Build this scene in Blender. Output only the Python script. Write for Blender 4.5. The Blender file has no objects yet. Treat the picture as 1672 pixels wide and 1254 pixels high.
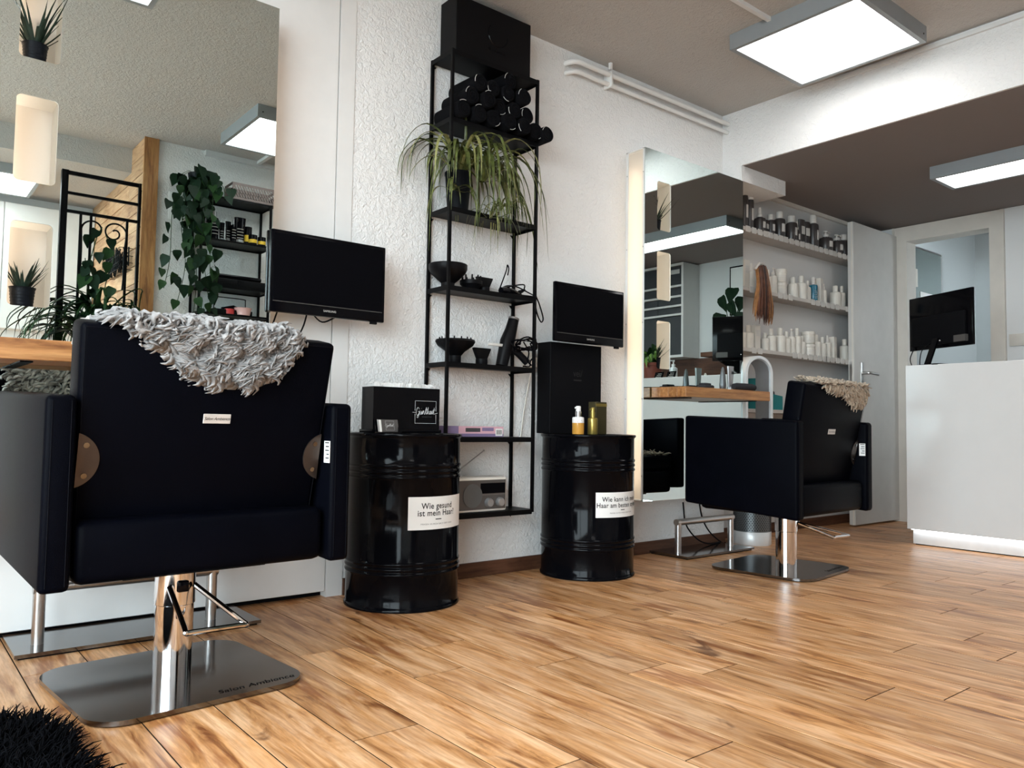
import bpy, bmesh, math, random
from mathutils import Vector, Matrix
PI = math.pi
random.seed(7)
SC = bpy.context.scene
COL = SC.collection

# ------------------------------------------------------------------ camera
cd = bpy.data.cameras.new('camera'); cam = bpy.data.objects.new('camera', cd); COL.objects.link(cam)
cd.sensor_fit = 'HORIZONTAL'; cd.sensor_width = 36.0; cd.lens = 1286.7 * 36.0 / 1672.0
cd.clip_start = 0.02; cd.clip_end = 100
cam.matrix_world = Matrix(((0.775881, -0.044694, -0.629295, 0.0),
                           (-0.630703, -0.031329, -0.775392, 0.0),
                           (0.014941, 0.998509, -0.052496, 0.65),
                           (0, 0, 0, 1)))
SC.camera = cam

# ------------------------------------------------------------------ light and exposure
world = bpy.data.worlds.new('daylight'); SC.world = world; world.use_nodes = True
_bg = world.node_tree.nodes['Background']
_bg.inputs['Color'].default_value = (0.84, 0.93, 1.0, 1); _bg.inputs['Strength'].default_value = 14.0
SC.view_settings.view_transform = 'Standard'; SC.view_settings.look = 'None'
SC.view_settings.exposure = 0.30; SC.view_settings.gamma = 1.0; SC.view_settings.use_curve_mapping = False
PANEL_POWER = 7.2        # ceiling panels
TUBE_POWER = 4.6        # tubes in the mirror boxes
LED_POWER = 7.0         # strip under the desk
def portal(name, loc, rot, sx, sy):
    l = bpy.data.lights.new(name, 'AREA'); l.shape = 'RECTANGLE'; l.size = sx; l.size_y = sy
    l.cycles.is_portal = True
    o = bpy.data.objects.new(name, l); COL.objects.link(o); o.location = loc; o.rotation_euler = rot
    o['kind'] = 'helper'
portal('window_portal', (-1.04, 0.20, 1.23), (0, -PI/2, 0), 2.24, 3.0)
portal('rear_window_portal', (6.95, 1.30, 1.55), (-PI/2, 0, 0), 0.5, 0.7)

# ------------------------------------------------------------------ materials
MATS = {}
def nodes_of(name):
    m = bpy.data.materials.new(name); m.use_nodes = True
    nt = m.node_tree; b = nt.nodes['Principled BSDF']
    MATS[name] = m
    return m, nt, b
def N(nt, t, **kw):
    n = nt.nodes.new(t)
    for k, v in kw.items():
        if k.startswith('in_'):
            key = k[3:]; key = int(key) if key.isdigit() else key.replace('_', ' ')
            n.inputs[key].default_value = v
        else: setattr(n, k, v)
    return n
def L(nt, a, ao, b, bi): nt.links.new(a.outputs[ao], b.inputs[bi])
def mat(name, col, rough=0.5, metal=0.0, spec=0.5, var=0.06, scale=12.0, bump=0.0, bscale=200.0, coat=0.0, emit=None, es=0.0, alpha=None, trans=0.0, ior=1.45):
    m, nt, b = nodes_of(name)
    b.inputs['Roughness'].default_value = rough; b.inputs['Metallic'].default_value = metal
    b.inputs['Specular IOR Level'].default_value = spec; b.inputs['Coat Weight'].default_value = coat
    b.inputs['Transmission Weight'].default_value = trans; b.inputs['IOR'].default_value = ior
    tc = N(nt, 'ShaderNodeTexCoord'); nz = N(nt, 'ShaderNodeTexNoise', in_Scale=scale, in_Detail=4.0)
    L(nt, tc, 'Object', nz, 'Vector')
    rp = N(nt, 'ShaderNodeValToRGB')
    rp.color_ramp.elements[0].position = 0.3; rp.color_ramp.elements[1].position = 0.7
    c = Vector(col[:3])
    lo = [max(0, x*(1-var)) for x in c]; hi = [min(1, x*(1+var)) for x in c]
    rp.color_ramp.elements[0].color = (*lo, 1); rp.color_ramp.elements[1].color = (*hi, 1)
    L(nt, nz, 'Fac', rp, 'Fac'); L(nt, rp, 'Color', b, 'Base Color')
    if bump:
        n2 = N(nt, 'ShaderNodeTexNoise', in_Scale=bscale, in_Detail=3.0); L(nt, tc, 'Object', n2, 'Vector')
        bp = N(nt, 'ShaderNodeBump', in_Strength=bump, in_Distance=0.002); L(nt, n2, 'Fac', bp, 'Height'); L(nt, bp, 'Normal', b, 'Normal')
    if emit:
        b.inputs['Emission Color'].default_value = (*emit, 1); b.inputs['Emission Strength'].default_value = es
    return m
def plaster(name, col, strength=0.55, scale=70.0, dist=0.004):
    m, nt, b = nodes_of(name); b.inputs['Base Color'].default_value = (*col, 1); b.inputs['Roughness'].default_value = 0.85
    b.inputs['Specular IOR Level'].default_value = 0.25
    g = N(nt, 'ShaderNodeNewGeometry')
    n1 = N(nt, 'ShaderNodeTexNoise', in_Scale=scale, in_Detail=3.0, in_Roughness=0.55, in_Distortion=0.9)
    n2 = N(nt, 'ShaderNodeTexNoise', in_Scale=scale*0.33, in_Detail=2.0)
    L(nt, g, 'Position', n1, 'Vector'); L(nt, g, 'Position', n2, 'Vector')
    ad = N(nt, 'ShaderNodeMath', operation='MULTIPLY_ADD', in_1=0.6); L(nt, n2, 'Fac', ad, 0); L(nt, n1, 'Fac', ad, 2)
    bp = N(nt, 'ShaderNodeBump', in_Strength=strength, in_Distance=dist); L(nt, ad, 0, bp, 'Height'); L(nt, bp, 'Normal', b, 'Normal')
    n3 = N(nt, 'ShaderNodeTexNoise', in_Scale=1.3, in_Detail=3.0); L(nt, g, 'Position', n3, 'Vector')
    mx = N(nt, 'ShaderNodeMix', data_type='RGBA'); mx.inputs[6].default_value = (*[c*0.96 for c in col], 1); mx.inputs[7].default_value = (*col, 1)
    L(nt, n3, 'Fac', mx, 0); nt.links.new(mx.outputs[2], b.inputs['Base Color'])
    return m
def wood(name, light, mid, dark, along=1, rough=0.35, streak=10.0, knots=True, spec=0.5, grain=60.0, bump=0.08):
    """plank wood; the grain runs along the object's local axis 'along'"""
    m, nt, b = nodes_of(name); b.inputs['Roughness'].default_value = rough; b.inputs['Specular IOR Level'].default_value = spec
    tc = N(nt, 'ShaderNodeTexCoord'); oi = N(nt, 'ShaderNodeObjectInfo')
    mul = N(nt, 'ShaderNodeVectorMath', operation='SCALE'); mul.inputs[0].default_value = (37.0, 53.0, 29.0); L(nt, oi, 'Random', mul, 'Scale')
    add = N(nt, 'ShaderNodeVectorMath', operation='ADD'); L(nt, tc, 'Object', add, 0); L(nt, mul, 'Vector', add, 1)
    def mapped(s_long, s_cross):
        mp = N(nt, 'ShaderNodeMapping'); s = [s_cross]*3; s[along] = s_long
        mp.inputs['Scale'].default_value = s; L(nt, add, 'Vector', mp, 'Vector'); return mp
    m1 = mapped(3.4, streak); n1 = N(nt, 'ShaderNodeTexNoise', in_Scale=1.0, in_Detail=6.0, in_Roughness=0.62, in_Distortion=0.8); L(nt, m1, 'Vector', n1, 'Vector')
    m2 = mapped(3.0, grain); n2 = N(nt, 'ShaderNodeTexNoise', in_Scale=1.5, in_Detail=5.0, in_Roughness=0.7); L(nt, m2, 'Vector', n2, 'Vector')
    rp = N(nt, 'ShaderNodeValToRGB'); e = rp.color_ramp.elements
    e[0].position = 0.30; e[0].color = (*dark, 1); e[1].position = 0.63; e[1].color = (*light, 1)
    x = e.new(0.44); x.color = (*mid, 1)
    L(nt, n1, 'Fac', rp, 'Fac')
    r2 = N(nt, 'ShaderNodeValToRGB'); r2.color_ramp.elements[0].position = 0.30; r2.color_ramp.elements[0].color = (0.50, 0.42, 0.36, 1)
    r2.color_ramp.elements[1].position = 0.62; r2.color_ramp.elements[1].color = (1, 1, 1, 1); L(nt, n2, 'Fac', r2, 'Fac')
    mx = N(nt, 'ShaderNodeMix', data_type='RGBA', blend_type='MULTIPLY'); mx.inputs[0].default_value = 0.85
    nt.links.new(rp.outputs['Color'], mx.inputs[6]); nt.links.new(r2.outputs['Color'], mx.inputs[7])
    out = mx.outputs[2]
    if knots:
        m4 = mapped(5.0, 46.0); n4 = N(nt, 'ShaderNodeTexNoise', in_Scale=1.0, in_Detail=4.0, in_Distortion=0.6); L(nt, m4, 'Vector', n4, 'Vector')
        m5 = mapped(1.7, 6.0); n5 = N(nt, 'ShaderNodeTexNoise', in_Scale=1.0, in_Detail=2.0); L(nt, m5, 'Vector', n5, 'Vector')
        ml = N(nt, 'ShaderNodeMath', operation='MULTIPLY'); L(nt, n4, 'Fac', ml, 0); L(nt, n5, 'Fac', ml, 1)
        r4 = N(nt, 'ShaderNodeValToRGB'); r4.color_ramp.elements[0].position = 0.29; r4.color_ramp.elements[0].color = (0, 0, 0, 1); r4.color_ramp.elements[1].position = 0.40; r4.color_ramp.elements[1].color = (0.8, 0.8, 0.8, 1); L(nt, ml, 0, r4, 'Fac')
        m6 = N(nt, 'ShaderNodeMix', data_type='RGBA'); nt.links.new(r4.outputs['Color'], m6.inputs[0]); nt.links.new(out, m6.inputs[6]); m6.inputs[7].default_value = (*[d*1.25 for d in dark], 1); out = m6.outputs[2]
        m3 = mapped(4.0, 11.0); n3 = N(nt, 'ShaderNodeTexNoise', in_Scale=1.0, in_Detail=4.0, in_Distortion=1.6); L(nt, m3, 'Vector', n3, 'Vector')
        r3 = N(nt, 'ShaderNodeValToRGB'); r3.color_ramp.elements[0].position = 0.66; r3.color_ramp.elements[0].color = (0, 0, 0, 1)
        r3.color_ramp.elements[1].position = 0.76; r3.color_ramp.elements[1].color = (0.85, 0.85, 0.85, 1); L(nt, n3, 'Fac', r3, 'Fac')
        mk = N(nt, 'ShaderNodeMix', data_type='RGBA'); nt.links.new(r3.outputs['Color'], mk.inputs[0]); nt.links.new(out, mk.inputs[6])
        mk.inputs[7].default_value = (*[d*0.55 for d in dark], 1); out = mk.outputs[2]
    hv = N(nt, 'ShaderNodeHueSaturation'); mr = N(nt, 'ShaderNodeMapRange', in_3=0.84, in_4=1.14); L(nt, oi, 'Random', mr, 0); L(nt, mr, 0, hv, 'Value')
    nt.links.new(out, hv.inputs['Color']); L(nt, hv, 'Color', b, 'Base Color')
    bp = N(nt, 'ShaderNodeBump', in_Strength=bump, in_Distance=0.001); L(nt, n2, 'Fac', bp, 'Height'); L(nt, bp, 'Normal', b, 'Normal')
    rr = N(nt, 'ShaderNodeMapRange', in_3=rough*0.8, in_4=rough*1.35); L(nt, n1, 'Fac', rr, 0); L(nt, rr, 0, b, 'Roughness')
    return m
def emission(name, col, s):
    m = bpy.data.materials.new(name); m.use_nodes = True; nt = m.node_tree; nt.nodes.clear()
    e = N(nt, 'ShaderNodeEmission', in_Color=(*col, 1), in_Strength=s); o = N(nt, 'ShaderNodeOutputMaterial'); L(nt, e, 0, o, 0); MATS[name] = m; return m
def acrylic(name, col, gloss=0.04, refl=0.4):
    m = bpy.data.materials.new(name); m.use_nodes = True; nt = m.node_tree; nt.nodes.clear()
    t = N(nt, 'ShaderNodeBsdfTranslucent', in_Color=(*col, 1)); d = N(nt, 'ShaderNodeBsdfDiffuse', in_Color=(*col, 1))
    mx = N(nt, 'ShaderNodeMixShader', in_0=refl); L(nt, t, 0, mx, 1); L(nt, d, 0, mx, 2)
    g = N(nt, 'ShaderNodeBsdfGlossy', in_Roughness=0.25); m2 = N(nt, 'ShaderNodeMixShader', in_0=gloss); L(nt, mx, 0, m2, 1); L(nt, g, 0, m2, 2)
    o = N(nt, 'ShaderNodeOutputMaterial'); L(nt, m2, 0, o, 0); MATS[name] = m; return m
def fleece(name, dark, light, scale=35.0):
    m, nt, b = nodes_of(name); b.inputs['Roughness'].default_value = 0.9; b.inputs['Specular IOR Level'].default_value = 0.15
    b.inputs['Sheen Weight'].default_value = 0.25
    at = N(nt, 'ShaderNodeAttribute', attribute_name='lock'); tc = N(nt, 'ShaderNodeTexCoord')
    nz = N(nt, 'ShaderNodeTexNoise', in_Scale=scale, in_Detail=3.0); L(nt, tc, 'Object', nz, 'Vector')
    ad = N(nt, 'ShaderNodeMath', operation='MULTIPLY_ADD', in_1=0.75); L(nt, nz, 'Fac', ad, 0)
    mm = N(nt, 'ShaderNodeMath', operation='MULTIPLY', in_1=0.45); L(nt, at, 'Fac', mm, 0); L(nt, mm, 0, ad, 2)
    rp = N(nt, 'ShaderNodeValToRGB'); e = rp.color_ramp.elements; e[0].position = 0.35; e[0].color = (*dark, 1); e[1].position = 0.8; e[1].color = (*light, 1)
    L(nt, ad, 0, rp, 'Fac'); L(nt, rp, 'Color', b, 'Base Color'); return m

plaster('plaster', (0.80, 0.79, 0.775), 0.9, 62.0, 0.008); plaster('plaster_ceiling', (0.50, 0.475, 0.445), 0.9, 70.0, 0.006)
plaster('plaster_low_shade', (0.23, 0.20, 0.19), 0.15, 60.0); plaster('plaster_recess', (0.58, 0.57, 0.555), 0.12, 50.0); plaster('plaster_smooth', (0.74, 0.745, 0.74), 0.12, 50.0)  # low ceiling: plaster tone darkened so the colour carries its shade
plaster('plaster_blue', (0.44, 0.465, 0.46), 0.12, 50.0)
mat('white_paint', (0.70, 0.69, 0.675), 0.42, var=0.02)
mat('door_paint', (0.56, 0.55, 0.525), 0.28, var=0.03)
mat('frame_paint', (0.66, 0.62, 0.56), 0.4, var=0.03)
mat('gloss_white', (0.66, 0.65, 0.64), 0.13, spec=0.3, var=0.01)
mat('white_plastic', (0.78, 0.77, 0.75), 0.35, var=0.02)
mat('grey_frame', (0.30, 0.32, 0.33), 0.4, metal=0.3, var=0.03)
mat('grout', (0.022, 0.015, 0.011), 0.9, spec=0.1)
mat('leather', (0.0013, 0.0015, 0.0030), 0.44, spec=0.03, var=0.12, bump=0.25, bscale=420.0)
mat('leather_seam', (0.004, 0.004, 0.006), 0.7, spec=0.1)
mat('chrome', (0.75, 0.75, 0.76), 0.07, metal=1.0, var=0.02)
mat('brushed_steel', (0.50, 0.49, 0.48), 0.30, metal=1.0, var=0.05, scale=60)
mat('dark_steel', (0.20, 0.20, 0.205), 0.10, metal=1.0, var=0.03)
mat('hinge_metal', (0.085, 0.070, 0.062), 0.42, metal=0.9, var=0.08, scale=40)
mat('black_metal', (0.003, 0.003, 0.0035), 0.42, spec=0.10)
mat('gloss_black', (0.002, 0.002, 0.003), 0.12, spec=0.14)
mat('barrel_black', (0.0025, 0.0025, 0.0035), 0.10, spec=0.10, bump=0.03, bscale=14.0)
mat('matte_black', (0.004, 0.004, 0.005), 0.6, spec=0.08)
mat('soft_black', (0.0035, 0.0033, 0.004), 0.45, spec=0.14)
mat('screen_black', (0.002, 0.002, 0.003), 0.3, spec=0.05)
mat('terry_black', (0.004, 0.004, 0.005), 0.95, spec=0.1, bump=0.9, bscale=500.0)
mat('terry_grey', (0.035, 0.035, 0.038), 0.95, spec=0.1, bump=0.9, bscale=500.0)
mat('ink', (0.012, 0.012, 0.012), 0.7); mat('white_ink', (0.85, 0.85, 0.85), 0.6); mat('faint_ink', (0.009, 0.009, 0.010), 0.5); mat('grey_ink', (0.05, 0.05, 0.055), 0.5)
mat('paper', (0.82, 0.81, 0.79), 0.6, var=0.02); mat('badge', (0.62, 0.57, 0.53), 0.35, metal=0.3)
mat('mirror', (0.69, 0.78, 0.77), 0.0, metal=1.0, var=0.0)
mat('mirror_edge', (0.65, 0.70, 0.68), 0.2, var=0.02)
mat('cream', (0.74, 0.70, 0.63), 0.4); mat('bronze', (0.20, 0.18, 0.17), 0.38, metal=0.5); mat('bronze_dark', (0.10, 0.092, 0.088), 0.5, metal=0.3)
mat('silver_plastic', (0.34, 0.345, 0.35), 0.3, metal=0.6); mat('pale_silver', (0.68, 0.69, 0.69), 0.35, metal=0.2)
mat('mesh_grey', (0.13, 0.14, 0.145), 0.4, metal=0.6); mat('hole_dark', (0.015, 0.015, 0.016), 0.8)
mat('amber', (0.55, 0.28, 0.05), 0.2); mat('gold', (0.36, 0.27, 0.07), 0.30, metal=0.7); mat('dark_gold', (0.055, 0.045, 0.018), 0.4, metal=0.3)
mat('pink', (0.62, 0.36, 0.42), 0.5); mat('purple', (0.20, 0.15, 0.27), 0.5); mat('pale_pink', (0.85, 0.55, 0.55), 0.5); mat('red', (0.60, 0.05, 0.05), 0.45)
mat('bottle_dark', (0.040, 0.033, 0.032), 0.35); mat('bottle_white', (0.60, 0.565, 0.505), 0.42, var=0.03); mat('bottle_label', (0.55, 0.53, 0.50), 0.5)
mat('cap_white', (0.55, 0.52, 0.48), 0.45); mat('bottle_blue', (0.015, 0.13, 0.20), 0.2); mat('price_card', (0.50, 0.48, 0.45), 0.4)
mat('teal', (0.01, 0.17, 0.18), 0.5); mat('shelf_grey', (0.46, 0.43, 0.40), 0.5)
mat('leaf_dark', (0.006, 0.018, 0.008), 0.55, spec=0.12, var=0.5, scale=30); mat('leaf_aloe', (0.012, 0.024, 0.016), 0.5, spec=0.2, var=0.4, scale=60)
mat('leaf_mid', (0.014, 0.040, 0.011), 0.55, spec=0.15, var=0.5, scale=25); mat('leaf_lime', (0.14, 0.26, 0.045), 0.4, var=0.45, scale=40)
mat('leaf_spider', (0.075, 0.092, 0.022), 0.45, var=0.6, scale=55); mat('leaf_spider_pale', (0.21, 0.21, 0.075), 0.45, var=0.4, scale=55); mat('stem_brown', (0.08, 0.045, 0.02), 0.7)
mat('pot_black', (0.004, 0.005, 0.007), 0.45, spec=0.10); mat('terracotta', (0.16, 0.035, 0.02), 0.6); mat('soil', (0.02, 0.014, 0.01), 0.95)
mat('glass_clear', (0.9, 0.95, 0.95), 0.03, trans=1.0, var=0.0); mat('crate', (0.16, 0.12, 0.11), 0.55); mat('yellow', (0.65, 0.42, 0.03), 0.4)
mat('poster_blue', (0.30, 0.36, 0.44), 0.6, var=0.6, scale=20); mat('glass_pane', (0.85, 0.92, 0.92), 0.0, trans=1.0, var=0.0, ior=1.05)
mat('pavement', (0.30, 0.29, 0.28), 0.9, var=0.15, scale=3.0)
mat('hair_brown', (0.075, 0.026, 0.013), 0.45, var=0.55, scale=26.0); mat('hair_gold', (0.22, 0.10, 0.035), 0.45, var=0.4, scale=26.0); mat('hair_dark', (0.020, 0.008, 0.005), 0.45, var=0.4, scale=26.0)
mat('drawer_grey', (0.05, 0.055, 0.06), 0.3); mat('flue', (0.3, 0.3, 0.3), 0.6)
wood('floor_wood', (0.83, 0.50, 0.28), (0.62, 0.30, 0.115), (0.21, 0.065, 0.018), along=1, rough=0.33, streak=24.0, spec=0.32)
wood('skirting_wood', (0.15, 0.066, 0.036), (0.105, 0.045, 0.024), (0.05, 0.02, 0.012), along=0, rough=0.5, knots=False, spec=0.3)
wood('console_oak', (0.52, 0.25, 0.09), (0.40, 0.17, 0.055), (0.22, 0.08, 0.025), along=0, rough=0.35, streak=26.0, knots=False)
wood('cladding_wood', (0.66, 0.42, 0.24), (0.54, 0.31, 0.16), (0.30, 0.14, 0.06), along=1, rough=0.55, streak=16.0)
wood('trim_wood', (0.52, 0.27, 0.10), (0.40, 0.18, 0.06), (0.22, 0.09, 0.03), along=2, rough=0.5, streak=24.0, knots=False)
wood('walnut', (0.13, 0.055, 0.03), (0.09, 0.036, 0.02), (0.04, 0.016, 0.01), along=1, rough=0.4, knots=False)
emission('panel_light', (1.0, 0.985, 0.97), PANEL_POWER)
emission('tube_light', (1.0, 0.80, 0.60), TUBE_POWER)
emission('led_light', (0.92, 0.96, 1.0), LED_POWER)
acrylic('opal', (0.90, 0.84, 0.77)); acrylic('opal_niche', (0.97, 0.94, 0.90), 0.02, 0.12)
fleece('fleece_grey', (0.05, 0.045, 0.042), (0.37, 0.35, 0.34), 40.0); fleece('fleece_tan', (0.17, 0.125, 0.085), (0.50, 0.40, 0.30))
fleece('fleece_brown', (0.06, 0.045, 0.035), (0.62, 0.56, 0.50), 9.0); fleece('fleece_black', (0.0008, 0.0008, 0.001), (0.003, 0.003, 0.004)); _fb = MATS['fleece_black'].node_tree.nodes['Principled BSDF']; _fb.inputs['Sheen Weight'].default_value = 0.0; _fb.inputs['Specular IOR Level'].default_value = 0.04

# ------------------------------------------------------------------ helpers
class MB:
    """collects shapes in one bmesh and links them as one mesh object"""
    def __init__(s): s.bm = bmesh.new()
    def _faces(s, vs, fs):
        bv = [s.bm.verts.new(v) for v in vs]
        for f in fs:
            try: s.bm.faces.new([bv[i] for i in f])
            except ValueError: pass
        return bv
    def box(s, a, b, bev=0.0, seg=2, M=None, f=None):
        (x0, y0, z0), (x1, y1, z1) = a, b
        vs = [Vector(p) for p in ((x0,y0,z0),(x1,y0,z0),(x1,y1,z0),(x0,y1,z0),(x0,y0,z1),(x1,y0,z1),(x1,y1,z1),(x0,y1,z1))]
        if f: vs = [Vector(f(v)) for v in vs]
        fs = [(3,2,1,0),(4,5,6,7),(0,1,5,4),(1,2,6,5),(2,3,7,6),(3,0,4,7)]
        t = bmesh.new(); bv = [t.verts.new(v) for v in vs]
        for q in fs: t.faces.new([bv[i] for i in q])
        if bev: bmesh.ops.bevel(t, geom=list(t.edges), offset=bev, segments=seg, profile=0.5, affect='EDGES', clamp_overlap=True)
        return s._merge(t, M)
    def _merge(s, t, M=None):
        if M is not None: bmesh.ops.transform(t, matrix=M, verts=t.verts)
        t.verts.index_update(); mp = [s.bm.verts.new(v.co) for v in t.verts]
        for fc in t.faces:
            try: s.bm.faces.new([mp[v.index] for v in fc.verts])
            except ValueError: pass
        t.free(); return s
    def tube(s, pts, r, n=8, closed=False, cap=True, flat=None):
        pts = [Vector(p) for p in pts]; k = len(pts)
        rr = r if isinstance(r, (list, tuple)) else [r]*k
        rings = []; prev = None
        for i, p in enumerate(pts):
            if closed: d = pts[(i+1) % k] - pts[i-1]
            else: d = pts[min(i+1, k-1)] - pts[max(i-1, 0)]
            d = d.normalized() if d.length > 1e-9 else Vector((0,0,1))
            if prev is None:
                a = Vector((0,0,1)) if abs(d.z) < 0.9 else Vector((1,0,0)); a = (a - d*a.dot(d)).normalized()
            else:
                a = prev - d*prev.dot(d); a = a.normalized() if a.length > 1e-6 else d.orthogonal().normalized()
            prev = a; b = d.cross(a)
            fl = flat if flat else 1.0
            rings.append([s.bm.verts.new(p + a*math.cos(2*PI*j/n)*rr[i] + b*math.sin(2*PI*j/n)*rr[i]*fl) for j in range(n)])
        m = k if closed else k-1
        for i in range(m):
            A, B = rings[i], rings[(i+1) % k]
            for j in range(n): s.bm.faces.new((A[j], A[(j+1) % n], B[(j+1) % n], B[j]))
        if cap and not closed:
            s.bm.faces.new(list(reversed(rings[0]))); s.bm.faces.new(rings[-1])
        return s
    def cyl(s, p0, p1, r, r1=None, n=20): return s.tube([p0, p1], [r, r if r1 is None else r1], n)
    def lathe(s, prof, c=(0,0,0), n=32, M=None):
        t = bmesh.new(); rings = []
        for r, z in prof:
            if r < 1e-6: rings.append([t.verts.new((c[0], c[1], c[2]+z))])
            else: rings.append([t.verts.new((c[0]+r*math.cos(2*PI*j/n), c[1]+r*math.sin(2*PI*j/n), c[2]+z)) for j in range(n)])
        for A, B in zip(rings, rings[1:]):
            if len(A) == 1 and len(B) == 1: continue
            for j in range(n):
                if len(A) == 1: t.faces.new((A[0], B[j], B[(j+1) % n]))
                elif len(B) == 1: t.faces.new((A[j], A[(j+1) % n], B[0]))
                else: t.faces.new((A[j], A[(j+1) % n], B[(j+1) % n], B[j]))
        bmesh.ops.recalc_face_normals(t, faces=t.faces)
        return s._merge(t, M)
    def prism(s, poly, axis, a, b, bev=0.0):
        """2D outline extruded along axis from a to b"""
        def P(u, v, w): return {0: (w, u, v), 1: (u, w, v), 2: (u, v, w)}[axis]
        t = bmesh.new(); A = [t.verts.new(P(u, v, a)) for u, v in poly]; B = [t.verts.new(P(u, v, b)) for u, v in poly]; n = len(poly)
        t.faces.new(A); t.faces.new(B)
        for i in range(n): t.faces.new((A[i], A[(i+1) % n], B[(i+1) % n], B[i]))
        bmesh.ops.recalc_face_normals(t, faces=t.faces)
        if bev:
            es = [e for e in t.edges if len({v in A for v in e.verts}) == 1]
            bmesh.ops.bevel(t, geom=es, offset=bev, segments=2, profile=0.5, affect='EDGES', clamp_overlap=True)
        return s._merge(t)
    def sphere(s, c, r, n=12, sc=(1,1,1)):
        prof = [(math.sin(PI*i/8)*r, -math.cos(PI*i/8)*r) for i in range(9)]; prof[0] = (0, -r); prof[-1] = (0, r)
        return s.lathe(prof, (0,0,0), n, Matrix.Translation(c) @ Matrix.Diagonal((*sc, 1)))
    def poly(s, pts): s._faces(pts, [tuple(range(len(pts)))]); return s
    def mesh(s, name, m, smooth=35):
        me = bpy.data.meshes.new(name)
        bmesh.ops.recalc_face_normals(s.bm, faces=s.bm.faces)
        s.bm.to_mesh(me); s.bm.free()
        if m: me.materials.append(MATS[m])
        if smooth:
            me.polygons.foreach_set('use_smooth', [True]*len(me.polygons)); me.set_sharp_from_angle(angle=math.radians(smooth))
        return me
    def build(s, name, m, parent=None, smooth=35, label=None): return link(name, s.mesh(name, m, smooth), parent, label)
def link(name, me, parent=None, label=None):
    o = bpy.data.objects.new(name, me); COL.objects.link(o)
    if parent: o.parent = parent
    if label: o['label'] = label
    return o
def tag(o, label, cat, group=None, kind=None):
    o['label'] = label; o['category'] = cat
    if group: o['group'] = group
    if kind: o['kind'] = kind
    return o
def thing(name, label, cat, loc=(0,0,0), rz=0.0, group=None):
    o = bpy.data.objects.new(name, None); COL.objects.link(o); o.location = loc; o.rotation_euler = (0, 0, rz); o.empty_display_size = 0.05
    return tag(o, label, cat, group)
def struct(o, label=None):
    o['kind'] = 'structure'
    if label: o['label'] = label
    return o
def copy_tree(o, parent=None):
    c = o.copy(); COL.objects.link(c); c.parent = parent
    for ch in list(o.children): copy_tree(ch, c)
    return c
def rrect(w, d, r, n=6, cx=0, cy=0):
    out = []
    for (sx, sy, a0) in ((1,1,0), (-1,1,90), (-1,-1,180), (1,-1,270)):
        for i in range(n+1):
            a = math.radians(a0 + 90*i/n); out.append((cx + sx*(w/2-r) + r*math.cos(a), cy + sy*(d/2-r) + r*math.sin(a)))
    return out
def text_mesh(body, size, m, fn=None, extrude=0.0, shear=0.0, spacing=1.0, align='CENTER', off=0.0, sx=1.0):
    cu = bpy.data.curves.new('text', 'FONT'); cu.body = body; cu.size = size; cu.align_x = align; cu.align_y = 'CENTER'; cu.shear = shear
    cu.space_character = spacing; cu.extrude = extrude; cu.resolution_u = 3; cu.offset = off
    ob = bpy.data.objects.new('text', cu); COL.objects.link(ob)
    me = bpy.data.meshes.new_from_object(ob.evaluated_get(bpy.context.evaluated_depsgraph_get()))
    bpy.data.objects.remove(ob); bpy.data.curves.remove(cu)
    for v in me.vertices:
        v.co.x *= sx
        if fn: v.co = Vector(fn(v.co.x, v.co.y, v.co.z))
    me.materials.clear(); me.materials.append(MATS[m]); me.name = 'lettering'
    return me
def smooth_path(pts, k=6):
    """Catmull-Rom through the points"""
    P = [Vector(p) for p in pts]; P = [P[0]*2-P[1]] + P + [P[-1]*2-P[-2]]; out = []
    for i in range(1, len(P)-2):
        a, b, c, d = P[i-1:i+3]
        for j in range(k):
            t = j/k; out.append(0.5*((2*b) + (c-a)*t + (2*a-5*b+4*c-d)*t*t + (3*b-a-3*c+d)*t*t*t))
    out.append(P[-2]); return out
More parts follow.
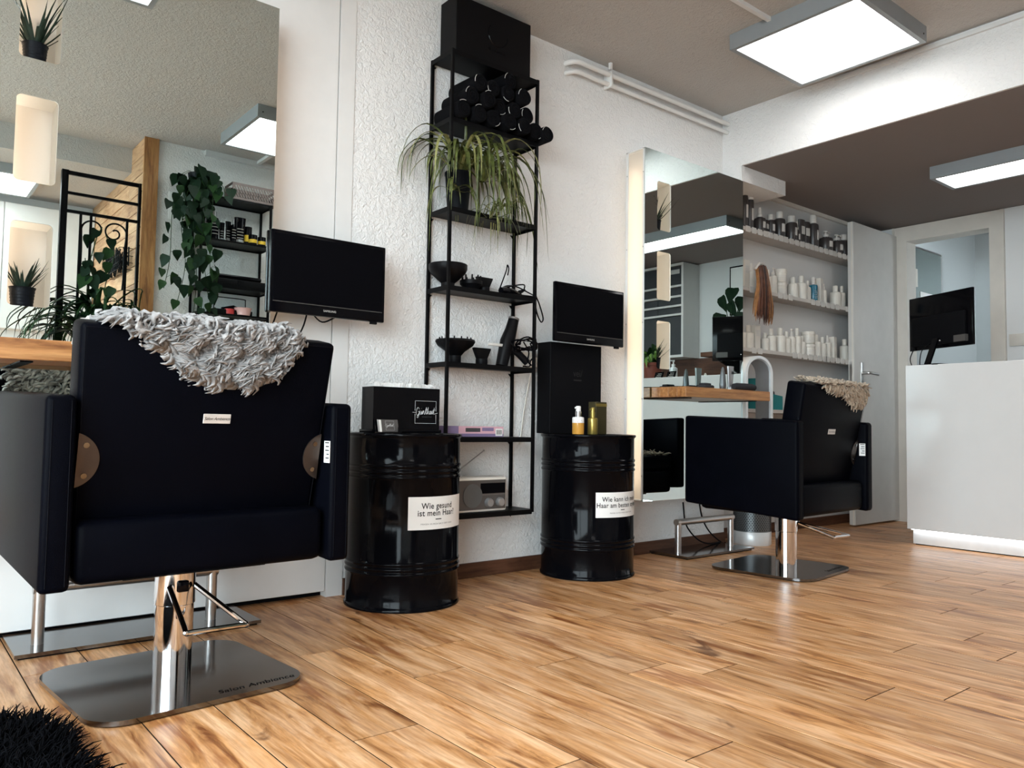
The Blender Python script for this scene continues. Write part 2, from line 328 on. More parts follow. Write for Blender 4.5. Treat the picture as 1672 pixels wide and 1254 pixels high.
def locks(name, m, samples, length, rad, curl, parent=None, seg=5, ns=3, rnd=None, clump=0.0):
    """wool: one tapered curled tuft for each (point, direction, normal) sample"""
    R = rnd or random.Random(3); V = []; F = []; A = []
    for p, d, n in samples:
        p = Vector(p); d = Vector(d).normalized(); n = Vector(n).normalized(); s = d.cross(n).normalized()
        ph = R.uniform(0, 2*PI)
        if clump:
            q = p*clump; w = 1.1*(math.sin(q.x*1.7+0.8*math.sin(q.z*1.3))+math.sin(q.z*1.9+1.1*math.sin(q.x*0.9)+0.6)); d = d*math.cos(w)+s*math.sin(w); s = d.cross(n).normalized(); ph = w*2.0+R.uniform(-.5, .5)
        ln = length*R.uniform(0.7, 1.3); r = rad*R.uniform(0.75, 1.25); amp = curl*R.uniform(0.6, 1.2); shade = R.random()
        b0 = len(V); dd = (d + s*R.uniform(-0.5, 0.5) + n*R.uniform(0.2, 0.8)).normalized(); sd = dd.cross(n).normalized() if dd.cross(n).length > 1e-4 else s; nn = sd.cross(dd)
        for i in range(seg):
            t = i/(seg-1); a = ph + t*5.0
            q = p + dd*ln*t + sd*(math.cos(a)-math.cos(ph))*amp*t + nn*(math.sin(a)-math.sin(ph))*amp*t - n*ln*0.35*t*t
            rr = r*(0.75 + 0.6*math.sin(PI*min(1, t*1.1)))*(1-0.6*t*t)
            for j in range(ns):
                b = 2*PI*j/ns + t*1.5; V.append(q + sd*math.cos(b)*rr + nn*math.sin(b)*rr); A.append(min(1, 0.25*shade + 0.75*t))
        for i in range(seg-1):
            for j in range(ns):
                a0 = b0+i*ns+j; a1 = b0+i*ns+(j+1) % ns; F.append((a0, a1, a1+ns, a0+ns))
        F.append(tuple(b0+(seg-1)*ns+j for j in range(ns)))
    me = bpy.data.meshes.new(name); me.from_pydata([tuple(v) for v in V], [], F); me.materials.append(MATS[m])
    at = me.attributes.new('lock', 'FLOAT', 'POINT'); at.data.foreach_set('value', A)
    me.polygons.foreach_set('use_smooth', [True]*len(me.polygons)); return link(name, me, parent)
def in_poly(x, y, P):
    c = False; j = len(P)-1
    for i in range(len(P)):
        if (P[i][1] > y) != (P[j][1] > y) and x < (P[j][0]-P[i][0])*(y-P[i][1])/(P[j][1]-P[i][1])+P[i][0]: c = not c
        j = i
    return c

YW = 2.747; ZC = 2.473; ZL = 2.15; XB = 5.83      # long wall, high ceiling, low ceiling, back wall

# ================================================================== THE SETTING
# floor: screed with wood-look planks laid along y in columns
FX0, FX1, FY0, FY1 = -1.06, 5.95, -1.65, 2.86
floor = struct(MB().box((FX0-0.1, FY0-0.3, -0.12), (7.7, FY1+0.1, -0.0012)).build('floor', 'grout', smooth=0), 'wood-look plank floor with dark joints')
PITCH, PL = 0.157, 0.96
JOINT = {-2: 1.478, -1: 2.095, 0: 1.747, 1: 1.965, 2: 1.632, 3: 1.445, 4: 1.323, 5: 0.963, 6: 0.846, 7: 1.616, 8: 1.116, 9: 0.896, 10: 1.044,
         11: 1.70, 12: 1.245, 13: 0.98, 14: 1.613, 15: 1.32, 16: 1.525}
_pm = {}
def plank_mesh(w, l):
    key = (round(w, 3), round(l, 3))
    if key not in _pm:
        _pm[key] = MB().box((-w/2, -l/2, -0.0010), (w/2, l/2, 0.0)).mesh('plank', 'floor_wood', 0)
    return _pm[key]
k = math.floor((FX0 - 1.109)/PITCH)
while 1.109 + PITCH*k < FX1:
    xa = max(FX0, 1.109 + PITCH*k); xb = min(FX1, 1.109 + PITCH*(k+1))
    if xb - xa > 0.03:
        j0 = JOINT.get(k, random.uniform(0, PL)); j0 -= PL*math.ceil((j0-FY0)/PL)
        y = j0
        while y < FY1:
            ya, yb = max(y, FY0), min(y+PL, FY1)
            if yb - ya > 0.02:
                o = link('plank', plank_mesh(xb-xa-0.0036, yb-ya-0.0036), floor)
                o.location = ((xa+xb)/2, (ya+yb)/2, 0)
            y += PL
    k += 1

struct(MB().box((1.41, YW, 0), (3.80, YW+0.2, ZC)).box((-1.18, YW, 0), (-0.14, YW+0.2, ZC)).box((-0.14, YW, 2.43), (1.41, YW+0.2, ZC))
       .build('wall_left', 'plaster', smooth=0), 'white rough plaster wall behind the barrels')
d1 = struct(MB().box((-0.10, YW-0.002, 0.022), (1.3425, YW+0.04, 2.40), bev=0.002, seg=1).build('door_1', 'white_paint', smooth=0), 'flush white door leaf behind the large mirror')
struct(MB().box((1.3455, YW-0.004, 0.0), (1.412, YW+0.05, 2.43)).box((-0.14, YW-0.004, 2.403), (1.3455, YW+0.05, 2.43)).box((-0.14, YW-0.004, 0), (-0.103, YW+0.05, 2.403))
       .build('trim_1', 'white_paint', smooth=0), 'white flat door surround')
struct(MB().box((-0.14, YW+0.04, 0), (1.41, YW+0.2, 2.43)).build('wall_behind_door', 'matte_black', smooth=0))
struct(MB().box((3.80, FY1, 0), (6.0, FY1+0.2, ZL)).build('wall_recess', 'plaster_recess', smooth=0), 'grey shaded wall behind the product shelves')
struct(MB().box((1.412, YW-0.012, 0), (3.80, YW, 0.062), bev=0.002, seg=1).build('baseboard_left', 'skirting_wood', smooth=0), 'dark wood skirting below the plaster wall')
struct(MB().box((3.80, FY1-0.012, 0), (XB, FY1, 0.062), bev=0.002, seg=1).build('baseboard_recess', 'skirting_wood', smooth=0))
struct(MB().box((-1.18, -0.45, ZC), (3.786, YW+0.2, ZC+0.15)).build('ceiling', 'plaster_ceiling', smooth=0), 'white rough plaster ceiling')
struct(MB().box((3.80, -0.4, ZL), (6.0, FY1+0.2, ZL+0.12)).build('ceiling_low', 'plaster_low_shade', smooth=0), 'low ceiling beyond the step, its shade painted into the colour')
struct(MB().box((3.786, -0.4, ZL), (3.80, FY1+0.2, ZC+0.15)).build('wall_ceiling_step', 'plaster', smooth=0), 'white plaster face of the ceiling step')
struct(MB().box((3.787, 2.618, 2.062), (4.234, FY1, ZL)).build('wall_bulkhead', 'plaster', smooth=0))
struct(MB().box((3.770, -0.15, 2.440), (3.786, 2.05, 2.458)).build('trim_2', 'white_paint', smooth=0), 'thin white cable duct along the ceiling step')
struct(MB().box((4.234, FY1-0.02, 2.125), (XB, FY1, ZL)).build('trim_3', 'frame_paint', smooth=0))
# back wall with a doorway, open door leaf
struct(MB().box((XB, 2.66, 0), (XB+0.12, FY1, ZL)).box((XB, -0.4, 0), (XB+0.12, 2.02, ZL)).box((XB, 2.02, 2.09), (XB+0.12, 2.66, ZL))
       .build('wall_back', 'plaster_smooth', smooth=0), 'pale grey wall behind the reception desk')
struct(MB().box((XB-0.02, 2.613, 0), (XB+0.125, 2.715, 2.145)).box((XB-0.02, 1.975, 0), (XB+0.125, 2.066, 2.145)).box((XB-0.02, 2.066, 2.034), (XB+0.125, 2.613, 2.145))
       .box((XB-0.028, 1.975, 0), (XB-0.02, 1.995, 2.145)).box((XB-0.028, 2.700, 0), (XB-0.02, 2.715, 2.145))
       .build('trim_4', 'frame_paint', smooth=0), 'cream door frame in the back wall')
d2 = struct(MB().box((5.172, 2.684, 0.012), (5.812, 2.726, 2.085), bev=0.003, seg=1).build('door_2', 'door_paint', smooth=0), 'open pale grey door leaf with a steel lever handle')
MB().box((5.1715, 2.690, 0.012), (5.1735, 2.700, 2.085)).build('door_rebate', 'frame_paint', d2, 0)
hp = MB().box((5.255, 2.678, 0.93), (5.292, 2.685, 1.12), bev=0.002).build('handle_plate', 'brushed_steel', d2, label='brushed steel handle plate')
MB().tube(smooth_path([(5.273, 2.68, 1.045), (5.273, 2.640, 1.045), (5.285, 2.628, 1.045), (5.34, 2.625, 1.042), (5.395, 2.628, 1.04)], 4), 0.0095, 10).build('lever', 'brushed_steel', hp, label='brushed steel lever')
MB().box((5.1705, 2.698, 0.94), (5.1725, 2.716, 1.12)).build('lock_plate', 'brushed_steel', d2)
# room beyond the doorway
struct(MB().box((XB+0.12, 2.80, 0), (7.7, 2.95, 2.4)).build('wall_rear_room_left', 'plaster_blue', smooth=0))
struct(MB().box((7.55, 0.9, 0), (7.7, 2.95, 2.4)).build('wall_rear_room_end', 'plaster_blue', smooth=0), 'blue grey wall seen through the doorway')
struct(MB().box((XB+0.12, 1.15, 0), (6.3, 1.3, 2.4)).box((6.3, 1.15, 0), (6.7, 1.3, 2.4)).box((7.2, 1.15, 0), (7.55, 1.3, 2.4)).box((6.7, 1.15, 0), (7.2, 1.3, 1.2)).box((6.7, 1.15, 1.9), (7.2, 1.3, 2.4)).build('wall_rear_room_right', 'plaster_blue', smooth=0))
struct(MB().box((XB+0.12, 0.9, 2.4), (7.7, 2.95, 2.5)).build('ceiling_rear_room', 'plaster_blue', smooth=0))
# wall behind the camera, wood-clad partition, alcove, shop window
struct(MB().box((1.375, -0.40, 0), (6.0, -0.15, ZC+0.1)).build('wall_right', 'plaster', smooth=0), 'white plaster wall seen in the large mirror')
part = struct(MB().box((1.315, -1.75, 0), (1.375, -0.15, ZC)).build('wall_partition', 'plaster', smooth=0), 'partition clad with horizontal light wood boards')
MB().box((1.288, -0.150, 0), (1.376, -0.130, ZC)).build('end_board', 'trim_wood', part, 0, 'upright oak end board')
bz = 0.0; row = 0
while bz < ZC - 0.02:
    h = min(0.118, ZC - bz); ys = -0.15; cut = [0.55, 0.95, 0.35, 0.75][row % 4]
    while ys > -1.65:
        ye = max(-1.65, ys - cut); cut = 0.9
        o = MB().box((-0.0125, -(ys-ye)/2+0.002, -h/2+0.0025), (0.0125, (ys-ye)/2-0.002, h/2-0.0025), bev=0.0015, seg=1).build('plank', 'cladding_wood', part, 0)
        o.location = (1.3025 - random.uniform(0, 0.002), (ys+ye)/2, bz + h/2); ys = ye
    bz += h; row += 1
struct(MB().box((-1.18, -1.9, 2.31), (1.376, -0.45, ZC+0.15)).build('ceiling_alcove', 'plaster_ceiling', smooth=0))
struct(MB().box((-1.18, -1.9, 0), (1.376, -1.65, 2.31)).build('wall_alcove', 'plaster_smooth', smooth=0))
wl = struct(MB().box((-1.18, -1.9, 0), (-1.06, YW+0.2, 0.10)).box((-1.18, -1.9, 2.36), (-1.06, YW+0.2, ZC)).box((-1.18, -1.9, 0.10), (-1.06, -1.30, 2.36)).box((-1.18, 1.70, 0.10), (-1.06, YW+0.2, 2.36))
            .build('wall_front', 'plaster_smooth', smooth=0), 'shop front wall beside the camera')
w1 = struct(MB().box((-1.16, -1.30, 0.10), (-1.10, 1.70, 0.15)).box((-1.16, -1.30, 2.31), (-1.10, 1.70, 2.36)).box((-1.16, -1.30, 0.15), (-1.10, -1.25, 2.31)).box((-1.16, 1.65, 0.15), (-1.10, 1.70, 2.31)).box((-1.16, 0.52, 0.15), (-1.10, 0.58, 2.31))
            .build('window_1', 'white_paint', smooth=0), 'wide shop window beside the camera')
_m = bpy.data.materials.new('window_glass'); _m.use_nodes = True; _nt = _m.node_tree; _nt.nodes.clear(); MATS['window_glass'] = _m
_t = N(_nt, 'ShaderNodeBsdfTransparent', in_Color=(0.94, 0.97, 0.97, 1)); _g = N(_nt, 'ShaderNodeBsdfGlossy', in_Roughness=0.0); _x = N(_nt, 'ShaderNodeMixShader', in_0=0.05); _o = N(_nt, 'ShaderNodeOutputMaterial')
L(_nt, _t, 0, _x, 1); L(_nt, _g, 0, _x, 2); L(_nt, _x, 0, _o, 0)
for ya, yb in ((-1.25, 0.52), (0.58, 1.65)): MB().box((-1.133, ya, 0.15), (-1.127, yb, 2.31)).build('pane', 'window_glass', w1, 0)
struct(MB().box((-12, -12, -0.3), (-1.18, 12, -0.1)).build('pavement', 'pavement', smooth=0))

# ================================================================== CEILING LIGHTS
def panel(x0, x1, y0, y1, zb, zt, label, t=0.022):
    o = thing('ceiling_light', label, 'ceiling light', ((x0+x1)/2, (y0+y1)/2, zb), 0, 'flat light panels on the ceilings')
    a, b = (x1-x0)/2, (y1-y0)/2
    m = MB(); h = zt-zb
    m.box((-a, -b, 0), (-a+t, b, h)).box((a-t, -b, 0), (a, b, h)).box((-a+t, -b, 0), (a-t, -b+t, h)).box((-a+t, b-t, 0), (a-t, b, h)).box((-a+t, -b+t, 0.030), (a-t, b-t, 0.034))
    m.build('frame', 'grey_frame', o, 0)
    for sx in (-1, 1):
        for sy in (-1, 1): MB().cyl((sx*(a-0.03), sy*b, 0.03), (sx*(a-0.03), sy*(b+0.0015), 0.03), 0.004, n=8).build('screw', 'matte_black', o)
    MB().box((-a+t, -b+t, 0.004), (a-t, b-t, 0.010)).build('diffuser', 'panel_light', o, 0, 'glowing white diffuser')
    return o
panel(3.010, 3.612, 1.525, 2.146, 2.400, ZC, 'square light panel near the ceiling step above the grey mirror')
panel(1.642, 2.250, 0.250, 0.870, 2.400, ZC, 'square light panel near the wall behind the camera, seen in the left mirror')
panel(0.245, 0.853, 1.710, 2.330, 2.400, ZC, 'square light panel above the near chair, its corner at the top of the left mirror')
panel(4.600, 4.905, 0.45, 1.935, 2.080, ZL, 'long narrow light panel under the low ceiling above the desk')
panel(0.200, 0.820, -1.370, -0.770, 2.245, 2.31, 'light panel in the alcove, low at the left edge of the left mirror')
MB_d = MB().box((2.55, 1.93, 2.455), (3.04, 1.948, ZC)); struct(MB_d.build('trim_5', 'white_paint', smooth=0), 'white cable duct running to the light panel')
struct(MB().box((1.67, -0.15, 2.44), (2.9, -0.12, ZC)).box((2.02, -0.12, 2.452), (2.045, 0.27, ZC)).build('trim_6', 'white_paint', smooth=0), 'white cable duct behind the hanging plant')

# ================================================================== MIRROR LIGHT BOXES
YM = 2.62
def aloe(parent, c, r, n, ln, seed, m='leaf_aloe'):
    R = random.Random(seed)
    for i in range(n):
        a = 2*PI*i/n*2.4 + R.uniform(-.3, .3); el = R.uniform(0.45, 1.35) if i > n*0.35 else R.uniform(1.0, 1.5); l = ln*R.uniform(0.65, 1.1)
        d = Vector((math.cos(a)*math.cos(el), math.sin(a)*math.cos(el), math.sin(el))); side = Vector((-math.sin(a), math.cos(a), 0)); up = side.cross(d)*-1
        b = MB(); V = []
        for k in range(5):
            t = k/4; p = Vector(c) + Vector((math.cos(a), math.sin(a), 0))*r*0.35 + d*l*t + (Vector((0, 0, 0.22)) if el < 1.0 else Vector((math.cos(a)*0.22, math.sin(a)*0.22, -0.06)))*l*t*t
            w = 0.0058*(1-t)**0.75*(1 if t < .99 else 0.05) + 0.0003
            V.append([b.bm.verts.new(p + side*w), b.bm.verts.new(p - up*w*0.45), b.bm.verts.new(p - side*w), b.bm.verts.new(p + up*w*0.15)])
        for A, B in zip(V, V[1:]):
            for j in range(4): b.bm.faces.new((A[j], A[(j+1) % 4], B[(j+1) % 4], B[j]))
        b.build('leaf', m, parent, 60)
def pot_aloe(name, x, y, z, label, seed, r=0.034, h=0.058, ln=0.10, n=20):
    o = thing(name, label, 'potted plant', (x, y, z), 0, 'small succulents in the mirror openings')
    prof = [(0, 0), (r*0.80, 0)]
    for i in range(5):
        zz = h*(0.15+0.16*i); rr = r*(0.82+0.15*(0.15+0.16*i)); prof += [(rr, zz-h*0.05), (rr+0.0008, zz), (rr, zz+h*0.05)]
    prof += [(r, h*0.95), (r*1.03, h), (r*0.92, h), (r*0.9, h*0.85), (0, h*0.85)]
    MB().lathe(prof, n=28).build('pot', 'pot_black', o)
    MB().lathe([(r*0.9, h*0.86), (0, h*0.9)], n=16).build('soil', 'soil', o)
    aloe(o, (0, 0, h*0.85), r, n, ln, seed)
    return o
def mirror_station(x0, x1, z0, z1, niches, label):
    o = thing('mirror_light_box', label, 'mirror', (x0, YW, z0), 0, 'tall mirror light boxes')
    W = x1-x0; H = z1-z0; yf = YM-YW; dep = -yf
    NX0, NX1 = 0.0945, 0.2010
    # mirror pane with three rounded openings, as a filled 2D curve with holes
    cu = bpy.data.curves.new('pane', 'CURVE'); cu.dimensions = '2D'; cu.fill_mode = 'BOTH'; cu.extrude = 0.0022
    def spl(pts):
        s = cu.splines.new('POLY'); s.points.add(len(pts)-1); s.use_cyclic_u = True
        for p, q in zip(s.points, pts): p.co = (q[0], q[1], 0, 1)
    spl([(0, 0), (W, 0), (W, H), (0, H)])
    for a, b in niches: spl(rrect(NX1-NX0, b-a, 0.014, 5, (NX0+NX1)/2, (a+b)/2-z0))
    ob = bpy.data.objects.new('pane', cu); COL.objects.link(ob)
    me = bpy.data.meshes.new_from_object(ob.evaluated_get(bpy.context.evaluated_depsgraph_get())); bpy.data.objects.remove(ob)
    for v in me.vertices: v.co = Vector((v.co.x, yf + 0.0022 - v.co.z, v.co.y))
    me.materials.clear(); me.materials.append(MATS['mirror']); me.materials.append(MATS['mirror_edge']); me.name = 'mirror_pane'
    bmm = bmesh.new(); bmm.from_mesh(me); bmesh.ops.recalc_face_normals(bmm, faces=bmm.faces)
    for f in bmm.faces: f.material_index = 0 if abs(f.normal.y) > 0.7 else 1
    bmm.to_mesh(me); bmm.free()
    link('mirror_pane', me, o, 'silvered mirror pane with three upright openings')
    MB().box((0.006, -0.008, 0.006), (W-0.006, -0.001, H-0.006)).build('back_panel', 'white_plastic', o, 0)
    for nm, a in (('side_panel', 0.004), ('side_panel', W-0.007)):
        MB().poly([(a, -0.012, 0.01), (a, yf+0.010, 0.01), (a, yf+0.010, H-0.01), (a, -0.012, H-0.01)]).build(nm, 'opal', o, 0, 'opal side panel lit from inside')
    m = MB()
    for a in (0.0, W-0.010):
        m.box((a, yf+0.0045, 0), (a+0.010, yf+0.014, H)); m.box((a, -0.014, 0), (a+0.010, 0, H))
    m.box((0, yf+0.0045, 0), (W, 0, 0.006)).box((0, yf+0.0045, H-0.006), (W, 0, H))
    m.build('frame', 'white_plastic', o, 0)
    n = 5
    for yy in (yf+0.010, -0.007):
        for i in range(n): MB().cyl((0, yy, H*(0.07+0.215*i)), (-0.0015, yy, H*(0.07+0.215*i)), 0.0035, n=8).build('screw', 'brushed_steel', o)
    for a in (0.062, W-0.062): MB().cyl((a, -dep*0.5, 0.06), (a, -dep*0.5, H-0.10), 0.013, n=14).build('light_tube', 'tube_light', o, label='glowing fluorescent tube')
    for a, b in niches:
        a -= z0; b -= z0; yb = -0.020
        q = MB()
        q.poly([(NX0, yb, a), (NX1, yb, a), (NX1, yb, b), (NX0, yb, b)])
        q.poly([(NX0, yb, a), (NX0, yf+0.005, a), (NX0, yf+0.005, b), (NX0, yb, b)]); q.poly([(NX1, yb, a), (NX1, yf+0.005, a), (NX1, yf+0.005, b), (NX1, yb, b)])
        q.poly([(NX0, yb, b), (NX1, yb, b), (NX1, yf+0.005, b), (NX0, yf+0.005, b)]); q.poly([(NX0, yb, a), (NX1, yb, a), (NX1, yf+0.005, a), (NX0, yf+0.005, a)])
        q.build('niche', 'opal_niche', o, 0, 'backlit cream opening in the mirror')
    return o
m1n = [(1.693, 1.948), (1.330, 1.583), (0.970, 1.214)]; m2n = [(1.658, 1.910), (1.300, 1.548), (0.948, 1.192)]
mirror_station(0.188, 1.050, 0.318, 2.100, m1n, 'large mirror light box on the white door, behind the near chair')
mirror_station(2.968, 3.802, 0.285, 2.063, m2n, 'mirror light box with glowing side, behind the far chair')
pot_aloe('succulent', 0.328, 2.668, 1.694, 'spiky succulent in the top opening of the left mirror', 1, ln=0.165, n=34)
pot_aloe('succulent', 0.325, 2.668, 0.971, 'spiky succulent in the bottom opening of the left mirror', 2, ln=0.095, n=30)
pot_aloe('succulent', 3.098, 2.668, 1.659, 'spiky succulent in the top opening of the right mirror', 3, ln=0.14, n=24)
pot_aloe('succulent', 3.100, 2.668, 0.949, 'spiky succulent in the bottom opening of the right mirror', 4, ln=0.11, n=22)
def console(x0, x1, z0, z1, label):
    o = thing('console_shelf', label, 'shelf', (x0, YM, z0), 0, 'oak console shelves on the mirrors'); W = x1-x0; H = z1-z0; n = 4
    for i in range(n):
        a = -0.22 + 0.2155*i/n; b = -0.22 + 0.2155*(i+1)/n
        MB().box((0, a+0.0003, 0), (W, b-0.0003, H), bev=0.002, seg=1).build('stave', 'console_oak', o, 0)
    m = MB()
    for a in (0.08, W-0.08): m.box((a-0.015, -0.18, -0.004), (a+0.015, -0.004, 0))
    m.build('bracket', 'matte_black', o, 0)
console(3.020, 3.728, 0.800, 0.850, 'oak console shelf projecting from the right mirror')
console(0.235, 0.950, 0.803, 0.859, 'oak console shelf projecting from the left mirror behind the near chair')

# ================================================================== STYLING CHAIRS
SL = (0.085, -0.456)                       # rake of the rear face of the backrest (dy, dz)
_l = math.hypot(*SL); DN = Vector((0, SL[0]/_l, SL[1]/_l)); NR = Vector((0, SL[1]/_l, -SL[0]/_l)); TOP = Vector((0, -0.25, 0.856))
def bp(u, v, n=0.0): return TOP + Vector((u, 0, 0)) + DN*v + NR*n
def styling_chair(loc, rz, base_rz, base_off, lever, label, dz=0.0, tagged=True):
    o = thing('styling_chair', label, 'chair', loc, rz, 'black styling chairs')
    def base_f(p):
        c, s = math.cos(base_rz), math.sin(base_rz); return (base_off[0] + c*p[0]-s*p[1], base_off[1] + s*p[0]+c*p[1])
    b = MB().prism([base_f(p) for p in rrect(0.505, 0.495, 0.085, 8)], 2, 0.004, 0.0145, bev=0.0).build('base_plate', 'dark_steel', o, label='polished dark steel base plate')
    me = text_mesh('Salon Ambience', 0.030, 'matte_black', lambda x, y, z: (*base_f((x+0.125, y-0.205)), 0.0153), shear=0.25, spacing=1.0)
    link('lettering', me, b)
    MB().prism([base_f(p) for p in rrect(0.485, 0.475, 0.08, 8)], 2, 0.0, 0.004).build('base_pad', 'matte_black', o)
    MB().cyl((0, 0, 0.0145), (0, 0, 0.20), 0.0465, n=40).build('column', 'chrome', o, label='chrome column')
    MB().lathe([(0.0465, 0.185), (0.0495, 0.187), (0.0495, 0.285), (0.03, 0.287)], n=40).build('sleeve', 'chrome', o)
    a0, a1, b0, b1 = lever                  # local lever points: two at the column, two at the foot bar
    lv = MB().tube(smooth_path([a0, Vector(a0).lerp(Vector(b0), 0.12), Vector(a0).lerp(Vector(b0), 0.86), b0, Vector(b0).lerp(Vector(b1), 0.12), Vector(b0).lerp(Vector(b1), 0.88), b1, Vector(a1).lerp(Vector(b1), 0.86), Vector(a1).lerp(Vector(b1), 0.12), a1], 4), 0.0072, 10).build('pump_lever', 'chrome', o, label='chrome foot pump lever')
    m = Vector(a0).lerp(Vector(a1), 0.5); MB().box((-0.014, -0.014, m.z-0.014), (0.014, 0.014, m.z+0.014), bev=0.004, f=lambda v: (v[0]+m.x, v[1]+m.y, v[2])).build('lever_block', 'gloss_black', o)
    MB().box((-0.17, -0.15, 0.284+dz), (0.17, 0.19, 0.297+dz)).build('seat_plate', 'matte_black', o, 0)
    def lift(v): return (v[0], v[1], v[2]+dz)
    MB().box((-0.293, -0.228, 0.296), (0.293, 0.27, 0.432), bev=0.022, seg=3, f=lift).build('seat_base', 'leather', o)
    MB().box((-0.290, -0.125, 0.425), (0.290, 0.285, 0.505), bev=0.03, seg=4, f=lift).build('seat_cushion', 'leather', o)
    def bk(v):                               # box in (u, n, v) coordinates of the backrest plane
        q = bp(v[0]*(1-0.06*v[2]/0.46), v[2], -v[1]); return (q.x, q.y, q.z+dz)
    MB().box((-0.302, 0.0, 0.0), (0.302, 0.085, 0.455), bev=0.014, seg=3, f=bk).build('backrest', 'leather', o)
    sm = MB()
    for uu in (0.302, -0.302): sm.tube([lift(bp(uu*(1-0.06*v/0.46)*0.975, v, 0.0008)) for v in (0.012, 0.2, 0.44)], 0.0007, 5)
    sm.tube([lift(bp(u, 0.010, 0.0008)) for u in (-0.293, 0, 0.293)], 0.0007, 5)
    sm.build('seam', 'leather_seam', o)
    for s in (-1, 1):
        def arm(v):
            t = (v[1]+0.243)/0.55; z0 = 0.289+0.036*t; z1 = 0.700+0.020*t; f = (v[2]-0.289)/0.411; return (v[0], v[1], z0+(z1-z0)*f+dz)
        xa, xb = (0.300, 0.360) if s > 0 else (-0.360, -0.300)
        ar = MB().box((xa, -0.243, 0.289), (xb, 0.307, 0.700), bev=0.013, seg=3, f=arm).build('armrest', 'leather', o)
        st = MB()
        for xx in (xa+0.012, xb-0.012): st.tube([arm((xx, -0.2436, z)) for z in (0.303, 0.5, 0.688)], 0.0007, 5)
        st.build('seam', 'leather_seam', ar)
        # half-round hinge plate between the armrest and the backrest
        poly = [(-s*(0.0625*math.sin(a)-0.0175), 0.300-0.0625*math.cos(a)) for a in [math.radians(16.3+147.4*i/20) for i in range(21)]]
        hg = MB(); V1 = [hg.bm.verts.new(lift(bp(s*0.288+p[0], p[1], 0.0035))) for p in poly]; V2 = [hg.bm.verts.new(lift(bp(s*0.288+p[0], p[1], 0.0005))) for p in poly]
        hg.bm.faces.new(V1); hg.bm.faces.new(V2[::-1])
        for i in range(len(poly)): j = (i+1) % len(poly); hg.bm.faces.new((V1[i], V2[i], V2[j], V1[j]))
        hp = hg.build('hinge_plate', 'hinge_metal', o, label='half-round bronze metal hinge plate')
        for vv in (0.266, 0.334):
            MB().cyl(lift(bp(s*0.272, vv, 0.0035)), lift(bp(s*0.272, vv, 0.006)), 0.0062, n=14).build('screw', 'dark_steel', hp)
    bd = MB().box((-0.033, -0.0025, -0.0115), (0.033, 0.0, 0.0115), bev=0.0008, seg=1, f=lambda v: tuple(lift(bp(v[0]+0.007, 0.204-v[2], -v[1])))).build('badge', 'badge', o, label='small pale badge reading Salon Ambience')
    link('lettering', text_mesh('Salon Ambience', 0.0105, 'ink', lambda x, y, z: lift(bp(x+0.007, 0.204-y, 0.0030)), shear=0.3, spacing=0.92), bd)
    if tagged:
        tg = MB().box((0.2975, -0.236, 0.545), (0.2995, -0.208, 0.602), f=lift).build('care_tag', 'paper', o, 0, 'small white care tag')
        m = MB()
        for i, w in enumerate((0.020, 0.016, 0.018, 0.012, 0.016)): m.box((0.2970, -0.233, 0.596-0.010*i), (0.2975, -0.233+w, 0.599-0.010*i), f=lift)
        m.build('lettering', 'ink', tg, 0)
    return o
C1 = (0.622, 2.120, 0); C2 = (3.279, 2.030, 0)
styling_chair(C1, 0.060, 0.027, (-0.010, -0.028), [(-0.030, -0.045, 0.235), (0.032, -0.045, 0.235), (-0.020, -0.140, 0.140), (0.125, -0.150, 0.140)],
              'near black styling chair with a grey fleece over its back, left of the barrels')
styling_chair(C2, 0.064, 0.06, (0.045, 0.055), [(0.046, -0.012, 0.225), (0.020, -0.046, 0.225), (0.275, -0.165, 0.160), (0.150, -0.150, 0.160)],
              'far black styling chair with a tan fleece over its back, before the right mirror', dz=-0.012)

# ------------------------------------------------------------------ sheepskins
def fleece_thing(name, label, C, rz, dz, outline, m, n, ln, rad, curl, seed, front_v=0.30, mf=None, dens_top=900, dens_front=1500, ux=(-0.24, 0.19), clump=0.0):
    o = thing(name, label, 'sheepskin', (C[0], C[1], 0), rz); R = random.Random(seed); S = []
    us = [p[0] for p in outline]; vs = [p[1] for p in outline]
    hide = MB(); hv = [hide.bm.verts.new(bp(u, v, 0.004)+Vector((0, 0, dz))) for u, v in outline]; hide.bm.faces.new(hv)
    while len(S) < n:
        u, v = R.uniform(min(us), max(us)), R.uniform(min(vs), max(vs))
        if in_poly(u, v, outline):
            cu = sum(us)/len(us); d = DN + Vector((0.35*(u-cu)/0.15 + R.uniform(-.5, .5), 0, R.uniform(-.4, .4)))
            S.append((bp(u, v, 0.006)+Vector((0, 0, dz)), d, NR))
    for i in range(dens_top):
        u, w = R.uniform(*ux), R.uniform(-0.01, 0.095); p = bp(u, -0.004, -w)+Vector((0, 0, dz))
        S.append((p, (R.uniform(-1, 1), R.uniform(-1, 1), 0.2), (0, -0.2, 1)))
    hide.build('hide', m, o, 0)
    locks('wool', m, S, ln, rad, curl, o, seg=6, rnd=R, clump=clump)['label'] = 'tufted wool'
    S = []
    for i in range(dens_front):
        u, v = R.uniform(*ux)*1.15, R.uniform(-0.005, front_v); S.append((bp(u, v, -0.088)+Vector((0, 0, dz)), (R.uniform(-.6, .6), 0.1, -0.8), -NR))
    for i in range(dens_front):
        S.append(((R.uniform(-0.27, 0.27), R.uniform(-0.10, 0.24), 0.507+dz), (R.uniform(-1, 1), R.uniform(-1, 1), 0.1), (0, 0, 1)))
    locks('wool_lining', mf or m, S, ln*1.15, rad, curl*0.8, o, rnd=R)
    return o
